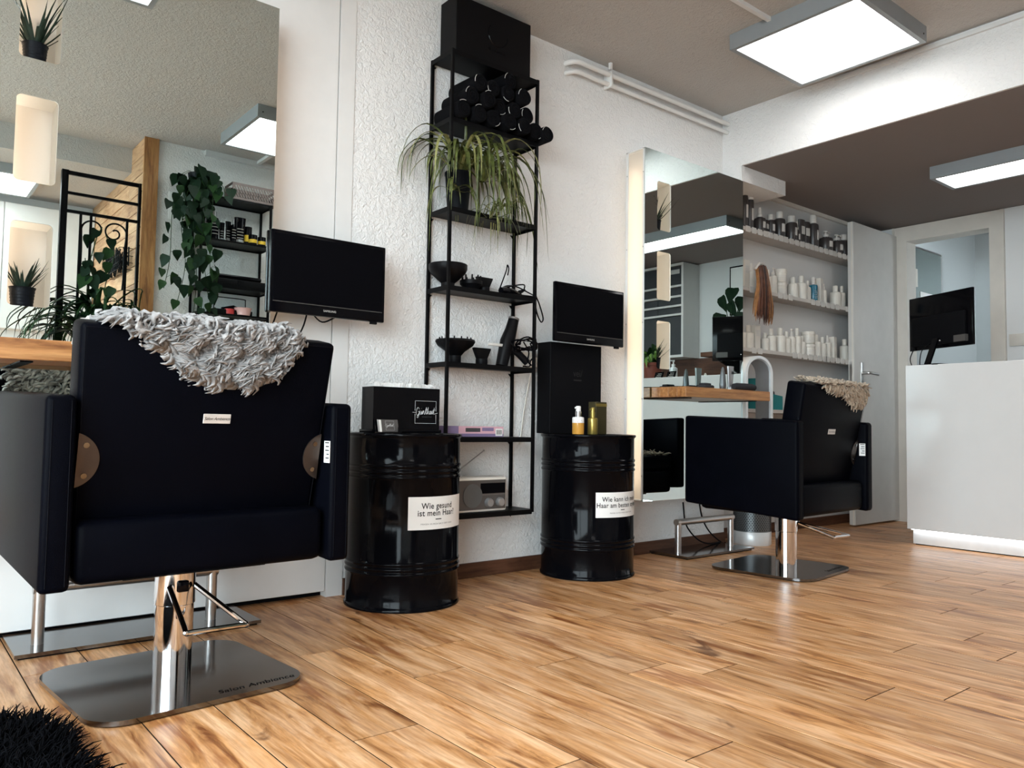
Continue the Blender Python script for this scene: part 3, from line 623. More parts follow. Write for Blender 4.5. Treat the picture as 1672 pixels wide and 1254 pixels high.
OUT1 = [(-0.232, -0.012), (-0.180, 0.000), (-0.140, 0.030), (-0.100, 0.066), (-0.065, 0.094), (-0.013, 0.112), (0.046, 0.113), (0.096, 0.104), (0.130, 0.080), (0.150, 0.050), (0.168, 0.018), (0.186, -0.012)]
OUT2 = [(-0.16, -0.012), (-0.05, 0.004), (0.04, 0.010), (0.09, 0.028), (0.15, 0.056), (0.20, 0.066), (0.25, 0.058), (0.268, 0.028), (0.262, -0.012)]
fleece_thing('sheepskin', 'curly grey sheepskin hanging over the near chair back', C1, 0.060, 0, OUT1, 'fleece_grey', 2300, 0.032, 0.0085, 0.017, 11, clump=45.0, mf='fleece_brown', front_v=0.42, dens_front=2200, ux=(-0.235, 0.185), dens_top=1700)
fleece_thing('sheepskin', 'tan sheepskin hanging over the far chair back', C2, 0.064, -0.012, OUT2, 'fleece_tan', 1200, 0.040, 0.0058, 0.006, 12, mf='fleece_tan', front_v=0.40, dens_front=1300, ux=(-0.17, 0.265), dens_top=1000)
# black sheepskin in the near corner
o = thing('sheepskin', 'black long-haired sheepskin in the bottom left corner', 'sheepskin', (0.06, 1.50, 0)); R = random.Random(5); S = []
RUG = [(0.19, 0.43), (0.235, 0.40), (0.255, 0.30), (0.262, 0.20), (0.262, 0.10), (0.27, 0.0), (0.27, -0.20), (0.22, -0.42), (0.05, -0.5), (-0.15, -0.5), (-0.27, -0.35), (-0.30, 0.0), (-0.27, 0.30), (-0.1, 0.45), (0.08, 0.46)]
MB().prism(RUG, 2, 0.001, 0.012).build('hide', 'fleece_black', o)
while len(S) < 12000:
    x, y = R.uniform(-0.3, 0.28), R.uniform(-0.5, 0.47)
    if in_poly(x, y, RUG): S.append(((x, y, 0.012), (x*2+R.uniform(-.6, .6), y*1.5+R.uniform(-.6, .6), R.uniform(0.2, 1.0)), (0, 0, 1)))
locks('wool', 'fleece_black', S, 0.065, 0.0021, 0.004, o, rnd=R)

# ================================================================== BARRELS
def barrel(loc, label):
    o = thing('oil_barrel', label, 'barrel', loc, 0, 'black steel barrels'); r = 0.2055
    prof = [(0, 0.006), (r-0.004, 0.006), (r-0.002, 0.0), (r+0.0045, 0.0015), (r+0.0055, 0.008), (r+0.002, 0.014), (r, 0.018)]
    for zc in (0.128, 0.146, 0.164, 0.462, 0.482, 0.502):
        for t in range(7): prof.append((r + 0.0042*math.sin(PI*t/6), zc - 0.008 + 0.016*t/6))
    prof += [(r, 0.598), (r+0.002, 0.602), (r+0.0065, 0.605), (r+0.0075, 0.610), (r+0.0055, 0.615), (r+0.001, 0.616), (r-0.004, 0.612), (r-0.005, 0.606)]
    MB().lathe(prof, n=96).build('drum', 'barrel_black', o, 50)
    MB().lathe([(r-0.004, 0.607), (0.10, 0.608), (0, 0.608)], n=64).build('lid', 'barrel_black', o)
    return o, r
def barrel_label(o, r, a0, a1, z0, z1, lines, ac):
    m = MB(); n = 24; V = []
    for i in range(n+1):
        a = math.radians(a0+(a1-a0)*i/n); V.append((m.bm.verts.new(((r+0.0012)*math.cos(a), (r+0.0012)*math.sin(a), z0)), m.bm.verts.new(((r+0.0012)*math.cos(a), (r+0.0012)*math.sin(a), z1))))
    for A, B in zip(V, V[1:]): m.bm.faces.new((A[0], B[0], B[1], A[1]))
    lb = m.build('paper_label', 'paper', o, 60, 'white paper label with black German lettering')
    for body, size, zc, sp, off in lines:
        def fn(x, y, z, zc=zc): a = math.radians(ac) + x/r; return ((r+0.0018)*math.cos(a), (r+0.0018)*math.sin(a), zc+y)
        link('lettering', text_mesh(body, size, 'ink', fn, spacing=sp, off=off, sx=0.92), lb)
B1 = (1.546, 2.532, 0); B2 = (2.507, 2.540, 0)
o, r = barrel(B1, 'black steel barrel labelled about healthy hair, carrying the tissue box')
barrel_label(o, r, -117, -42, 0.283, 0.397, [('Wie gesund', 0.0290, 0.3640, 1.06, 0.00042), ('ist mein Haar?', 0.0290, 0.3395, 1.06, 0.00042), ('\u2014', 0.026, 0.3195, 1.0, 0.0008), ('FRAGEN SIE MICH NACH DEM HAAR.', 0.0075, 0.302, 1.25, 0.0)], -85)
o, r = barrel(B2, 'black steel barrel labelled about styling hair, carrying the serum bottles')
barrel_label(o, r, -125, -50, 0.266, 0.372, [('Wie kann ich mein', 0.0285, 0.342, 1.05, 0.0004), ('Haar am besten stylen?', 0.0285, 0.3165, 1.05, 0.0004), ('\u2014', 0.024, 0.2985, 1.0, 0.0008), ('FRAGEN SIE MICH NACH DEM STYLING.', 0.0072, 0.2845, 1.2, 0.0)], -88)
ZB = 0.617
# things on the first barrel
LOGO = [[(-.40,.16),(-.44,.25),(-.52,.22),(-.58,.02),(-.55,-.16),(-.45,-.14),(-.40,.02),(-.46,.03),(-.36,.03),(-.40,-.12),(-.46,-.30),(-.53,-.28),(-.44,-.14),(-.33,.0)],
        [(-.33,.08),(-.34,-.10),(-.29,-.12),(-.24,.06),(-.24,-.10),(-.20,-.10),(-.16,.08),(-.17,-.10),(-.13,.04),(-.09,.08),(-.07,-.10),(-.03,-.10),(.02,.06),(.07,.28),(.05,.0),(.05,-.10),(.10,-.08)],
        [(.0,.12),(.13,.14)], [(.11,-.10),(.17,.14),(.19,.28),(.15,.10),(.13,-.10),(.18,.05),(.22,.05),(.22,-.10),(.27,-.06)],
        [(.36,.06),(.30,.05),(.28,-.08),(.33,-.09),(.37,.07),(.36,-.09),(.41,-.06),(.44,.08),(.46,.04),(.45,-.10),(.50,-.05)], [(.50,-.05),(.56,.12),(.59,.26),(.56,.05),(.55,-.10),(.62,-.08),(.80,-.04)], [(.49,.12),(.64,.14)], [(-.82,-.02),(-.60,-.02)], [(-.27,.20),(-.265,.21)], [(-.235,.20),(-.23,.21)]]
def logo(parent, fn, s, frame=True):
    m = MB()
    for st in LOGO: m.tube([fn(x*s, y*s) for x, y in [(p.x, p.y) for p in smooth_path([(a, b, 0) for a, b in st], 4)]], 0.0085*s, 4)
    if frame:
        for a in ([(-.66, .08), (-.66, .62), (.70, .62), (.70, .06)], [(-.66, -.10), (-.66, -.62), (.70, -.62), (.70, -.12)]): m.tube([fn(x*s, y*s) for x, y in a], 0.0085*s, 4)
    m.build('logo', 'white_ink', parent, 0, 'white handwritten logo in a thin frame')
t = thing('tissue_box', 'black acrylic box of white tissues on the left barrel', 'tissue box', (1.553, 2.575, ZB), -0.02)
m = MB().box((-0.142, -0.045, 0.012), (0.142, -0.041, 0.168)).box((-0.142, 0.041, 0.012), (0.142, 0.045, 0.168)).box((-0.142, -0.041, 0.012), (-0.138, 0.041, 0.168)).box((0.138, -0.041, 0.012), (0.142, 0.041, 0.168))
m.build('holder', 'gloss_black', t, 0); MB().box((-0.148, -0.052, 0.0), (0.148, 0.050, 0.012), bev=0.002).build('base', 'gloss_black', t)
logo(t, lambda x, y: (0.078+x, -0.0458, 0.078+y), 0.068)
link('lettering', text_mesh('HAIRSTYLE', 0.007, 'grey_ink', lambda x, y, z: (0.085+x, -0.0457, 0.060+y), spacing=1.3), t)
R = random.Random(2)
for i in range(4):
    q = MB(); y = -0.028+0.018*i
    pts = [(-0.132+0.264*k/22, 0.186-0.004*abs(i-1.5)+R.uniform(-.004, .004)) for k in range(23)]
    for (xa, za), (xb, zb) in zip(pts, pts[1:]):
        q._faces([(xa, y, 0.02), (xb, y, 0.02), (xb, y+R.uniform(-.003, .003), zb), (xa, y, za), (xa, y+0.012, 0.02), (xb, y+0.012, 0.02), (xb, y+0.012, zb), (xa, y+0.012, za)], [(0,1,2,3), (3,2,6,7), (5,4,7,6)])
    q.build('tissue', 'paper', t, 0)
t = thing('card_holder', 'small dark stand of business cards on the left barrel rim', 'card holder', (1.415, 2.424, ZB), 0.05)
MB().box((-0.045, -0.012, 0), (0.045, 0.022, 0.004)).box((-0.045, 0.012, 0.004), (0.045, 0.015, 0.046), f=lambda v: (v[0], v[1]+v[2]*0.25, v[2])).box((0.030, -0.012, 0.004), (0.045, -0.009, 0.022)).build('holder', 'gloss_black', t, 0)
for i in range(3):
    c = MB().box((-0.042, -0.002+0.004*i, 0.004), (0.040, -0.0012+0.004*i, 0.047), f=lambda v: (v[0], v[1]+v[2]*0.25, v[2])).build('business_card', ('bronze_dark', 'paper', 'matte_black')[i], t, 0)
    if i == 0: logo(c, lambda x, y: (0.004+x, -0.0030+(0.026+y)*0.25, 0.026+y), 0.026)
MB().box((-0.040, -0.0030, 0.004), (-0.030, -0.0022, 0.046), f=lambda v: (v[0], v[1]+v[2]*0.25, v[2])).build('card_stripe', 'paper', t, 0)
# things on the second barrel
t = thing('presentation_box', 'tall flat black carton standing on the right barrel against the wall', 'box', (2.512, 2.672, ZB), 0.0)
MB().box((-0.160, -0.045, 0), (0.164, 0.045, 0.412), bev=0.002, seg=1).build('carton', 'matte_black', t, 0)
link('lettering', text_mesh('vei/', 0.046, 'faint_ink', lambda x, y, z: (0.01+x, -0.0456, 0.275+y), sx=0.9), t); MB().box((-0.016, -0.0458, 0.242), (0.034, -0.0450, 0.248)).build('underline', 'faint_ink', t, 0)
def pump_bottle(name, label, loc, r, h, mats, group=None):
    t = thing(name, label, 'bottle', loc, 0, group)
    MB().lathe([(0, 0), (r*0.95, 0), (r, 0.003), (r, h*0.40)], n=28).build('lower_body', mats[0], t)
    MB().lathe([(r, h*0.40), (r, h*0.56), (r*0.93, h*0.60), (r*0.45, h*0.62), (r*0.45, h*0.64)], n=28).build('upper_body', mats[1], t)
    MB().lathe([(r*0.50, h*0.62), (r*0.52, h*0.80), (r*0.52, h*0.82), (0, h*0.82)], n=20).build('collar', mats[2], t)
    MB().lathe([(r*0.42, h*0.82), (r*0.44, h*0.97), (r*0.36, h), (0, h)], n=20).box((-r*0.75, -0.004, h*0.90), (0, 0.004, h*0.965), bev=0.002).build('pump', mats[3], t)
    return t
t = pump_bottle('serum_bottle', 'small clear and amber pump bottle on the right barrel', (2.345, 2.437, ZB), 0.0255, 0.120, ('amber', 'paper', 'chrome', 'paper'))
m = MB()
for i, (w, z) in enumerate(((0.018, 0.058), (0.024, 0.051), (0.020, 0.046))): m.box((-w/2-0.012, -0.0262, z), (w/2-0.012, -0.0258, z+0.002), f=lambda v: (v[0]*0.8, v[1]+0.006*(v[0]/0.02)**2, v[2]))
m.build('lettering', 'grey_ink', t, 0)
pump_bottle('serum_bottle', 'small gold pump bottle beside its carton on the right barrel', (2.440, 2.445, ZB), 0.0225, 0.116, ('gold', 'gold', 'gold', 'gold'))
t = thing('serum_carton', 'dark gold carton behind the gold bottle', 'box', (2.500, 2.475, ZB), 0.05)
MB().box((-0.036, -0.022, 0), (0.036, 0.022, 0.142), bev=0.001, seg=1).build('carton', 'dark_gold', t, 0); MB().box((-0.036, -0.0226, 0.122), (0.036, -0.0221, 0.135)).build('gold_band', 'gold', t, 0)

# ================================================================== SCREENS ON THE WALL
def wall_tv(x0, x1, z0, z1, y, label):
    o = thing('television', label, 'television', ((x0+x1)/2, y, z0), 0, 'small black televisions on wall arms'); a = (x1-x0)/2; h = z1-z0
    MB().box((-a, 0, 0), (a, 0.019, h), bev=0.005, seg=2).box((-a*0.8, 0.019, h*0.10), (a*0.8, 0.050, h*0.85), bev=0.01).build('case', 'gloss_black', o)
    MB().box((-a+0.012, -0.0012, 0.040), (a-0.012, 0.0005, h-0.014)).build('screen', 'screen_black', o, 0)
    MB().box((-a+0.012, -0.0022, 0.0365), (a-0.012, 0, 0.0385)).build('bezel_line', 'bronze_dark', o, 0)
    link('lettering', text_mesh('SAMSUNG', 0.0105, 'bottle_label', lambda x, y, z: (x, -0.0012, 0.020+y), spacing=1.05), o)
    MB().box((a-0.055, 0.002, -0.008), (a-0.030, 0.014, 0.002)).build('sensor', 'matte_black', o, 0)
    MB().box((-0.05, 0.050, h*0.3), (0.05, 0.058, h*0.7)).box((-0.018, 0.058, h*0.44), (0.018, YW-y-0.012, h*0.56)).box((-0.04, YW-y-0.012, h*0.3), (0.04, YW-y-0.001, h*0.7)).build('wall_arm', 'matte_black', o, 0)
    return o
tv = wall_tv(1.036, 1.484, 1.028, 1.3145, 2.597, 'television beside the large mirror above the near chair')
MB().tube(smooth_path([(-0.06, 0.04, 0.05), (-0.070, 0.06, -0.03), (-0.085, 0.10, -0.10), (-0.07, 0.13, -0.17), (-0.09, 0.142, -0.30)], 5), 0.0032, 6).build('cable', 'matte_black', tv)
MB().tube(smooth_path([(-0.17, 0.04, 0.03), (-0.172, 0.08, -0.02), (-0.168, 0.12, -0.06), (-0.165, 0.142, -0.15)], 5), 0.0028, 6).build('cable', 'matte_black', tv)
MB().tube(smooth_path([(-0.05, 0.05, 0.02), (0.0, 0.06, -0.012), (0.05, 0.05, 0.01)], 5), 0.003, 6).build('cable', 'matte_black', tv)
wall_tv(2.316, 2.757, 1.026, 1.291, 2.560, 'television above the tall black carton and right barrel')

# ================================================================== BLACK WALL RACK AND WHAT IS ON IT
RX0, RX1, RY0, RY1 = 1.761, 2.228, 2.584, 2.744
def rack(name, label, x0, x1, y0, y1, zs, z0, z1, p=0.012, th=0.010):
    o = thing(name, label, 'shelf rack', ((x0+x1)/2, (y0+y1)/2, z0), 0, 'black metal racks'); a = (x1-x0)/2; b = (y1-y0)/2; h = z1-z0
    for sx in (-1, 1):
        for sy in (-1, 1): MB().box((sx*a-(p if sx > 0 else 0), sy*b-(p if sy > 0 else 0), 0), (sx*a+(p if sx < 0 else 0), sy*b+(p if sy < 0 else 0), h)).build('post', 'black_metal', o, 0)
    for z in zs:
        z -= z0; q = MB().box((-a+0.001, -b+0.001, z-th), (a-0.001, b-0.001, z)).box((-a+p, -b, z-0.020), (a-p, -b+0.003, z)).box((-a, -b+p, z-0.020), (-a+0.003, b-p, z)).box((a-0.003, -b+p, z-0.020), (a, b-p, z)); q.build('shelf', 'black_metal', o, 0)
        for sx in (-1, 1): MB().prism([(sx*a, z-0.020), (sx*(a-0.028), z-0.020), (sx*a, z-0.048)], 1, b-0.004, b-0.002).build('gusset', 'black_metal', o, 0)
    return o
ZS = [2.174, 1.893, 1.526, 1.207, 0.900, 0.600, 0.292]
rack('wall_rack', 'tall narrow black wall rack between the two barrels', RX0, RX1, RY0, RY1, ZS, 0.280, 2.176)
# carton on top
t = thing('carton', 'large flat black carton on top of the tall rack', 'box', (2.000, 2.690, ZS[0]+0.001), 0.0)
MB().box((-0.196, -0.068, 0), (0.206, 0.050, 0.258), bev=0.002, seg=1).build('carton_body', 'soft_black', t, 0)
m = MB(); m.tube([(0.022+0.052*math.cos(a), -0.0686, 0.150+0.052*math.sin(a)) for a in [PI*0.78+PI*1.25*i/20 for i in range(21)]], 0.0022, 4); m.build('emblem', 'gloss_black', t)
MB().box((0.0, -0.0690, 0.072), (0.062, -0.0680, 0.082)).cyl((-0.022, -0.0680, 0.080), (-0.022, -0.0690, 0.080), 0.007, n=12).build('wordmark', 'gloss_black', t, 0)
# rolled towels
R = random.Random(21); TR = 0.0365
def towel(x, z, r, label, y0=2.560, y1=2.738, m='terry_black', axis=None):
    t = thing('rolled_towel', label, 'towel', (x, y0, z), R.uniform(-0.05, 0.05), 'rolled black towels on the tall rack')
    a0 = R.uniform(0, 2*PI); pts = []; sp = []
    ln = y1-y0
    for i in range(24):
        a = 2*PI*i/24; rr = r*(1+0.035*math.sin(3*a+a0)); pts.append((rr*math.cos(a), rr*math.sin(a)))
    MB().prism(pts, 1, 0.004, ln, bev=0.006).build('roll', m, t, 50)
    sp = [(r*0.93*(1-0.80*i/44)*math.cos(a0+i*0.36), 0.0035, r*0.93*(1-0.80*i/44)*math.sin(a0+i*0.36)) for i in range(45)]
    MB().tube(sp, 0.0026, 5).build('folded_edge', m, t)
    sp2 = [(r*0.99*math.cos(a0+a), 0.002, r*0.99*math.sin(a0+a)) for a in [0.9*i/6 for i in range(7)]]
    MB().tube(sp2, 0.0012, 5).build('hem', 'bottle_label', t)
ORD = ['leftmost', 'second from left', 'third from left', 'fourth from left', 'fifth from left', 'sixth from left', 'seventh from left', 'eighth from left', 'ninth from left', 'tenth from left', 'eleventh from left', 'twelfth from left', 'thirteenth from left', 'fourteenth from left', 'fifteenth from left', 'sixteenth from left']
for rowi, (cnt, xs, zz, nm) in enumerate(((6, 1.812, 0.0, 'bottom'), (5, 1.850, 1, 'second'), (4, 1.890, 2, 'third'))):
    for i in range(cnt):
        towel(xs+i*0.0755+R.uniform(-.003, .003), ZS[1]+TR+zz*0.0645+0.001, TR*R.uniform(0.96, 1.0), 'rolled black towel, %s in the %s row on the tall rack' % (ORD[i], nm), y0=2.560+R.uniform(-0.02, 0.012))
towel(2.062, ZS[1]+TR+3*0.0640, TR, 'rolled black towel lying topmost on the towel pile', y0=2.575)
towel(2.242, ZS[1]+TR*0.85, TR*0.95, 'rolled black towel poking out at the right end of the pile', y0=2.535, y1=2.70)
# spider plant
def blade(parent, base, pts, w, m):
    P = smooth_path(pts, 4); b = MB(); V = []; n = len(P)
    for i, p in enumerate(P):
        d = (P[min(i+1, n-1)]-P[max(i-1, 0)]).normalized(); s = d.cross(Vector((0, 0, 1))); s = s.normalized() if s.length > 1e-3 else Vector((1, 0, 0)); u = s.cross(d)
        t = i/(n-1); ww = w*(0.55+0.9*t if t < 0.4 else 0.91)*(1-max(0, (t-0.45)/0.55)**1.6) + 0.0004
        V.append([b.bm.verts.new(p+s*ww+u*ww*0.35), b.bm.verts.new(p-u*ww*0.10), b.bm.verts.new(p-s*ww+u*ww*0.35), b.bm.verts.new(p+u*ww*0.10)])
    for A, B in zip(V, V[1:]):
        for j in range(4): b.bm.faces.new((A[j], A[(j+1) % 4], B[(j+1) % 4], B[j]))
    return b.build('leaf', m, parent, 60)
def arching(parent, c, n, seed, ln=(0.18, 0.36), bias=(0.1, -0.25), drop=1.0, w=0.0052, mats=('leaf_spider', 'leaf_spider', 'leaf_spider_pale'), ymax=None, up=(0.5, 1.35), narrow=1.0, xmax=None):
    R = random.Random(seed)
    for i in range(n):
        a = R.uniform(0, 2*PI); h = Vector((math.cos(a)+bias[0], (math.sin(a)*narrow+bias[1]), 0)); h.normalize(); l = R.uniform(*ln); e = R.uniform(*up)
        p0 = Vector(c)+h*0.012; p1 = p0+h*l*0.28*math.cos(e)+Vector((0, 0, l*0.36*math.sin(e)))
        p2 = p1+h*l*0.24+Vector((0, 0, l*R.uniform(-0.05, 0.12)*1)); p3 = p2+h*l*0.20+Vector((0, 0, -l*0.22*drop)); p4 = p3+h*l*R.uniform(0.0, 0.12)+Vector((0, 0, -l*R.uniform(0.25, 0.5)*drop))
        pts = [p0, p1, p2, p3, p4]
        if ymax is not None:
            for p in pts: p.y = min(p.y, ymax)
        if xmax is not None:
            for p in pts: p.x = min(p.x, xmax)
        blade(parent, c, pts, w*R.uniform(0.7, 1.15), R.choice(mats))
t = thing('spider_plant', 'trailing spider plant in a dark pot on the tall rack', 'potted plant', (1.850, 2.655, ZS[2]+0.001))
MB().lathe([(0, 0), (0.043, 0), (0.054, 0.15), (0.057, 0.155), (0.057, 0.165), (0.051, 0.165), (0.050, 0.14), (0, 0.14)], n=28).build('pot', 'pot_black', t)
arching(t, (0, 0, 0.150), 52, 31, (0.22, 0.42), (0.0, -0.40), 0.85, 0.0082, ymax=0.075, up=(0.6, 1.5))
arching(t, (0.10, -0.03, 0.145), 38, 32, (0.24, 0.46), (0.55, -0.35), 1.35, 0.0078, ymax=0.075, up=(0.2, 1.1))
blade(t, (0, 0, 0), [(0.01, -0.01, 0.16), (0.012, -0.03, 0.28), (-0.004, -0.05, 0.40), (-0.03, -0.06, 0.47)], 0.006, 'leaf_spider')
for k, (dx, dy, z) in enumerate(((0.16, -0.08, 0.02), (0.10, -0.09, -0.02), (0.20, -0.05, 0.05), (-0.09, -0.09, 0.06))):
    MB().tube(smooth_path([(0.02, -0.01, 0.17), (dx*0.5, dy*0.8, 0.24), (dx*0.9, dy, 0.15), (dx, dy, z)], 5), 0.0013, 5).build('runner', 'leaf_spider_pale', t)
    arching(t, (dx, dy, z), 11, 40+k, (0.08, 0.17), (0.1, -0.3), 1.6, 0.0038, up=(-0.2, 0.9))
# dryer attachments, cables, brush
def lath(name, label, cat, loc, prof, m, group=None, n=32):
    o = MB().lathe(prof, n=n).build(name, m); o.location = loc; return tag(o, label, cat, group)
zb = ZS[3]+0.001
t = thing('dryer_diffuser', 'wide bowl-shaped hair dryer diffuser on the middle rack shelf', 'diffuser', (1.815, 2.665, zb), 0, 'hair dryer attachments')
MB().lathe([(0.026, 0), (0.028, 0.004), (0.028, 0.022), (0.045, 0.036), (0.072, 0.062), (0.080, 0.080), (0.080, 0.096), (0.076, 0.098), (0.070, 0.080), (0.03, 0.04), (0, 0.04)], n=36).build('bowl', 'soft_black', t); MB().lathe([(0.0785, 0.094), (0.0805, 0.096), (0.0785, 0.098)], n=36).build('rim', 'soft_black', t)
t = thing('dryer_diffuser', 'small claw diffuser with upright fingers beside the wide bowl', 'diffuser', (1.933, 2.665, zb), 0, 'hair dryer attachments')
MB().lathe([(0.028, 0), (0.030, 0.012), (0.047, 0.030), (0.048, 0.046), (0.043, 0.047), (0.03, 0.03), (0, 0.03)], n=28).build('cup', 'soft_black', t)
for i in range(9):
    a = 2*PI*i/9; MB().cyl((0.036*math.cos(a), 0.036*math.sin(a), 0.03), (0.040*math.cos(a), 0.040*math.sin(a), 0.068), 0.005, 0.003, 8).build('finger', 'soft_black', t)
def nozzle(label, loc, s=1.0):
    t = thing('dryer_nozzle', label, 'nozzle', loc, 0, 'hair dryer attachments')
    MB().lathe([(0.024*s, 0), (0.026*s, 0.003), (0.026*s, 0.028*s), (0.022*s, 0.030*s)], n=26).build('collar', 'soft_black', t)
    MB().prism([(-0.024*s, 0.028*s), (0.024*s, 0.028*s), (0.044*s, 0.070*s), (0.044*s, 0.076*s), (-0.044*s, 0.076*s), (-0.044*s, 0.070*s)], 1, -0.011*s, 0.011*s, bev=0.003).build('flat_mouth', 'soft_black', t)
nozzle('flat dryer nozzle on the middle rack shelf next to the claw diffuser', (2.004, 2.668, zb), 0.92)
t = thing('beard_trimmer', 'black corded trimmer lying at the right end of the middle rack shelf', 'trimmer', (2.135, 2.650, zb), 0.3)
MB().tube([(-0.075, 0, 0.018), (-0.03, 0, 0.021), (0.02, 0, 0.02), (0.075, 0.0, 0.016)], [0.013, 0.019, 0.017, 0.012], 12).build('body', 'gloss_black', t)
MB().tube([(0.07, 0, 0.03), (0.10, -0.01, 0.045)], [0.010, 0.004], 8).build('cord_guard', 'soft_black', t)
MB().tube(smooth_path([(0.09, -0.01, 0.04), (0.06, -0.03, 0.06), (-0.01, -0.02, 0.045), (-0.05, 0.01, 0.03), (0.0, 0.02, 0.05), (0.06, 0.01, 0.055), (0.10, -0.03, 0.03), (0.075, -0.075, 0.006), (0.045, -0.10, -0.04), (0.060, -0.105, -0.085), (0.095, -0.10, -0.105), (0.118, -0.095, -0.085), (0.105, -0.085, -0.03), (0.085, -0.08, 0.004)], 5), 0.0032, 7).build('cord', 'gloss_black', t)
MB().tube(smooth_path([(-0.06, 0.02, 0.02), (-0.05, 0.01, 0.06), (-0.035, 0.0, 0.11), (-0.028, 0.0, 0.135), (-0.02, -0.002, 0.12), (-0.03, -0.004, 0.09)], 5), 0.0028, 7).build('cord', 'gloss_black', t)
o = MB().box((0, 0, 0), (0.062, 0.003, 0.034), f=lambda v: (v[0], v[1], v[2]+0.0+v[0]*-0.12)).build('clip_comb', 'bottle_label', None, 0); o.location = (2.045, 2.690, zb+0.085); o.location.z = zb+0.004; tag(o, 'small pale comb leaning on the rack shelf', 'comb')
o.rotation_euler = (0, 0, 0)
o = MB().prism([(0, 0), (0.15, -0.02), (0.16, 0.04), (0.02, 0.07)], 2, 0, 0.003).build('black_cloth', 'matte_black', None, 0); o.location = (2.07, 2.592, zb); tag(o, 'thin black cape lying at the shelf edge under the trimmer', 'cloth')
zb = ZS[4]+0.001
t = thing('dryer_diffuser', 'wide diffuser with short pins on the lower rack shelf', 'diffuser', (1.858, 2.665, zb), 0, 'hair dryer attachments')
MB().lathe([(0.023, 0), (0.025, 0.003), (0.025, 0.032), (0.040, 0.050), (0.074, 0.074), (0.083, 0.090), (0.080, 0.098), (0, 0.098)], n=36).build('bowl', 'soft_black', t)
for i in range(14):
    a = 2*PI*i/14; MB().cyl((0.066*math.cos(a), 0.066*math.sin(a), 0.096), (0.066*math.cos(a), 0.066*math.sin(a), 0.108), 0.0035, 0.0025, 6).build('pin', 'soft_black', t)
nozzle('flat dryer nozzle on the lower rack shelf next to the wide diffuser', (1.997, 2.668, zb), 0.98)
t = thing('hair_dryer', 'black hair dryer propped nose-up on the lower rack shelf with coiled cord', 'hair dryer', (2.115, 2.655, zb), 0)
MB().tube([(-0.020, 0, 0.004), (-0.002, 0, 0.075), (0.010, 0, 0.110), (0.030, 0, 0.165), (0.044, 0, 0.212)], [0.026, 0.029, 0.033, 0.026, 0.023], 20).build('barrel', 'soft_black', t)
MB().tube([(0.043, 0, 0.209), (0.0452, 0, 0.217)], [0.0242, 0.0242], 20).build('nozzle_ring', 'bronze', t)
MB().tube(smooth_path([(0.010, -0.005, 0.095), (0.055, -0.020, 0.062), (0.095, -0.035, 0.022)], 4), 0.016, 12).build('handle', 'soft_black', t)
MB().box((-0.10, -0.012, 0.086), (-0.005, -0.004, 0.098), bev=0.002).build('comb', 'bottle_label', t)
R = random.Random(8); cp = []
for i in range(46): a = i*0.72; rr = 0.042+R.uniform(-.012, .016); cp.append((0.070+rr*math.cos(a)*1.35, -0.045+R.uniform(-.022, .012), 0.098+rr*0.55*math.sin(a)+R.uniform(-.01, .01)))
cp += [(0.125, -0.05, 0.06), (0.100, -0.05, 0.03), (0.105, -0.04, 0.008), (0.06, -0.05, 0.005)]
MB().tube(smooth_path(cp, 4), 0.0034, 6).build('cord', 'gloss_black', t)
MB().tube(smooth_path([(0.06, -0.05, 0.11), (0.09, -0.05, 0.07), (0.085, -0.05, 0.03), (0.11, -0.045, 0.012)], 5), 0.0034, 6).build('cord', 'gloss_black', t)
# colour carton and radio
t = thing('colour_carton', 'long pink and purple product carton on the low rack shelf', 'box', (1.950, 2.660, ZS[5]+0.001), 0.0)
MB().box((-0.095, -0.034, 0), (0.138, 0.034, 0.043), bev=0.001, seg=1).build('carton_body', 'pink', t, 0); MB().box((-0.150, -0.0342, 0), (-0.095, 0.0342, 0.0435)).build('end_panel', 'purple', t, 0)
MB().box((-0.0945, -0.0348, 0.0005), (0.1375, -0.0341, 0.013)).build('lower_stripe', 'purple', t, 0); MB().box((-0.06, -0.0348, 0.020), (0.015, -0.0341, 0.036)).build('picture_strip', 'grey_ink', t, 0)
MB().box((0.025, -0.0348, 0.024), (0.085, -0.0341, 0.038)).build('logo_strip', 'purple', t, 0); lb = MB().box((0.095, -0.0350, 0.004), (0.132, -0.0342, 0.034)).build('barcode_label', 'paper', t, 0)
for i in range(6): MB().box((0.100+0.005*i, -0.0354, 0.010), (0.1025+0.005*i, -0.0350, 0.029)).build('bar', 'ink', lb, 0)
t = thing('table_radio', 'cream retro radio with round speaker on the bottom rack shelf', 'radio', (1.955, 2.650, ZS[6]+0.001), 0.0)
MB().box((-0.135, -0.052, 0), (0.135, 0.050, 0.142), bev=0.010, seg=3).build('case', 'cream', t)
MB().box((-0.126, -0.0530, 0.011), (0.126, -0.0515, 0.131)).build('front_panel', 'bronze_dark', t, 0, 'bronze coloured front panel')
MB().cyl((-0.045, -0.053, 0.068), (-0.045, -0.0558, 0.068), 0.048, n=40).build('speaker', 'mesh_grey', t, label='round grey speaker grille')
MB().box((-0.005, -0.0545, 0.076), (0.123, -0.0528, 0.118)).build('display', 'screen_black', t, 0, 'dark display window')
MB().box((-0.005, -0.0540, 0.069), (0.123, -0.0529, 0.072)).build('trim_line', 'bronze', t, 0)
for xx in (0.036, 0.094): MB().lathe([(0.0195, 0), (0.0195, 0.010), (0.0165, 0.016), (0.0150, 0.018), (0, 0.018)], n=28, M=Matrix.Translation((xx, -0.0528, 0.038)) @ Matrix.Rotation(PI/2, 4, 'X')).build('knob', 'silver_plastic', t)
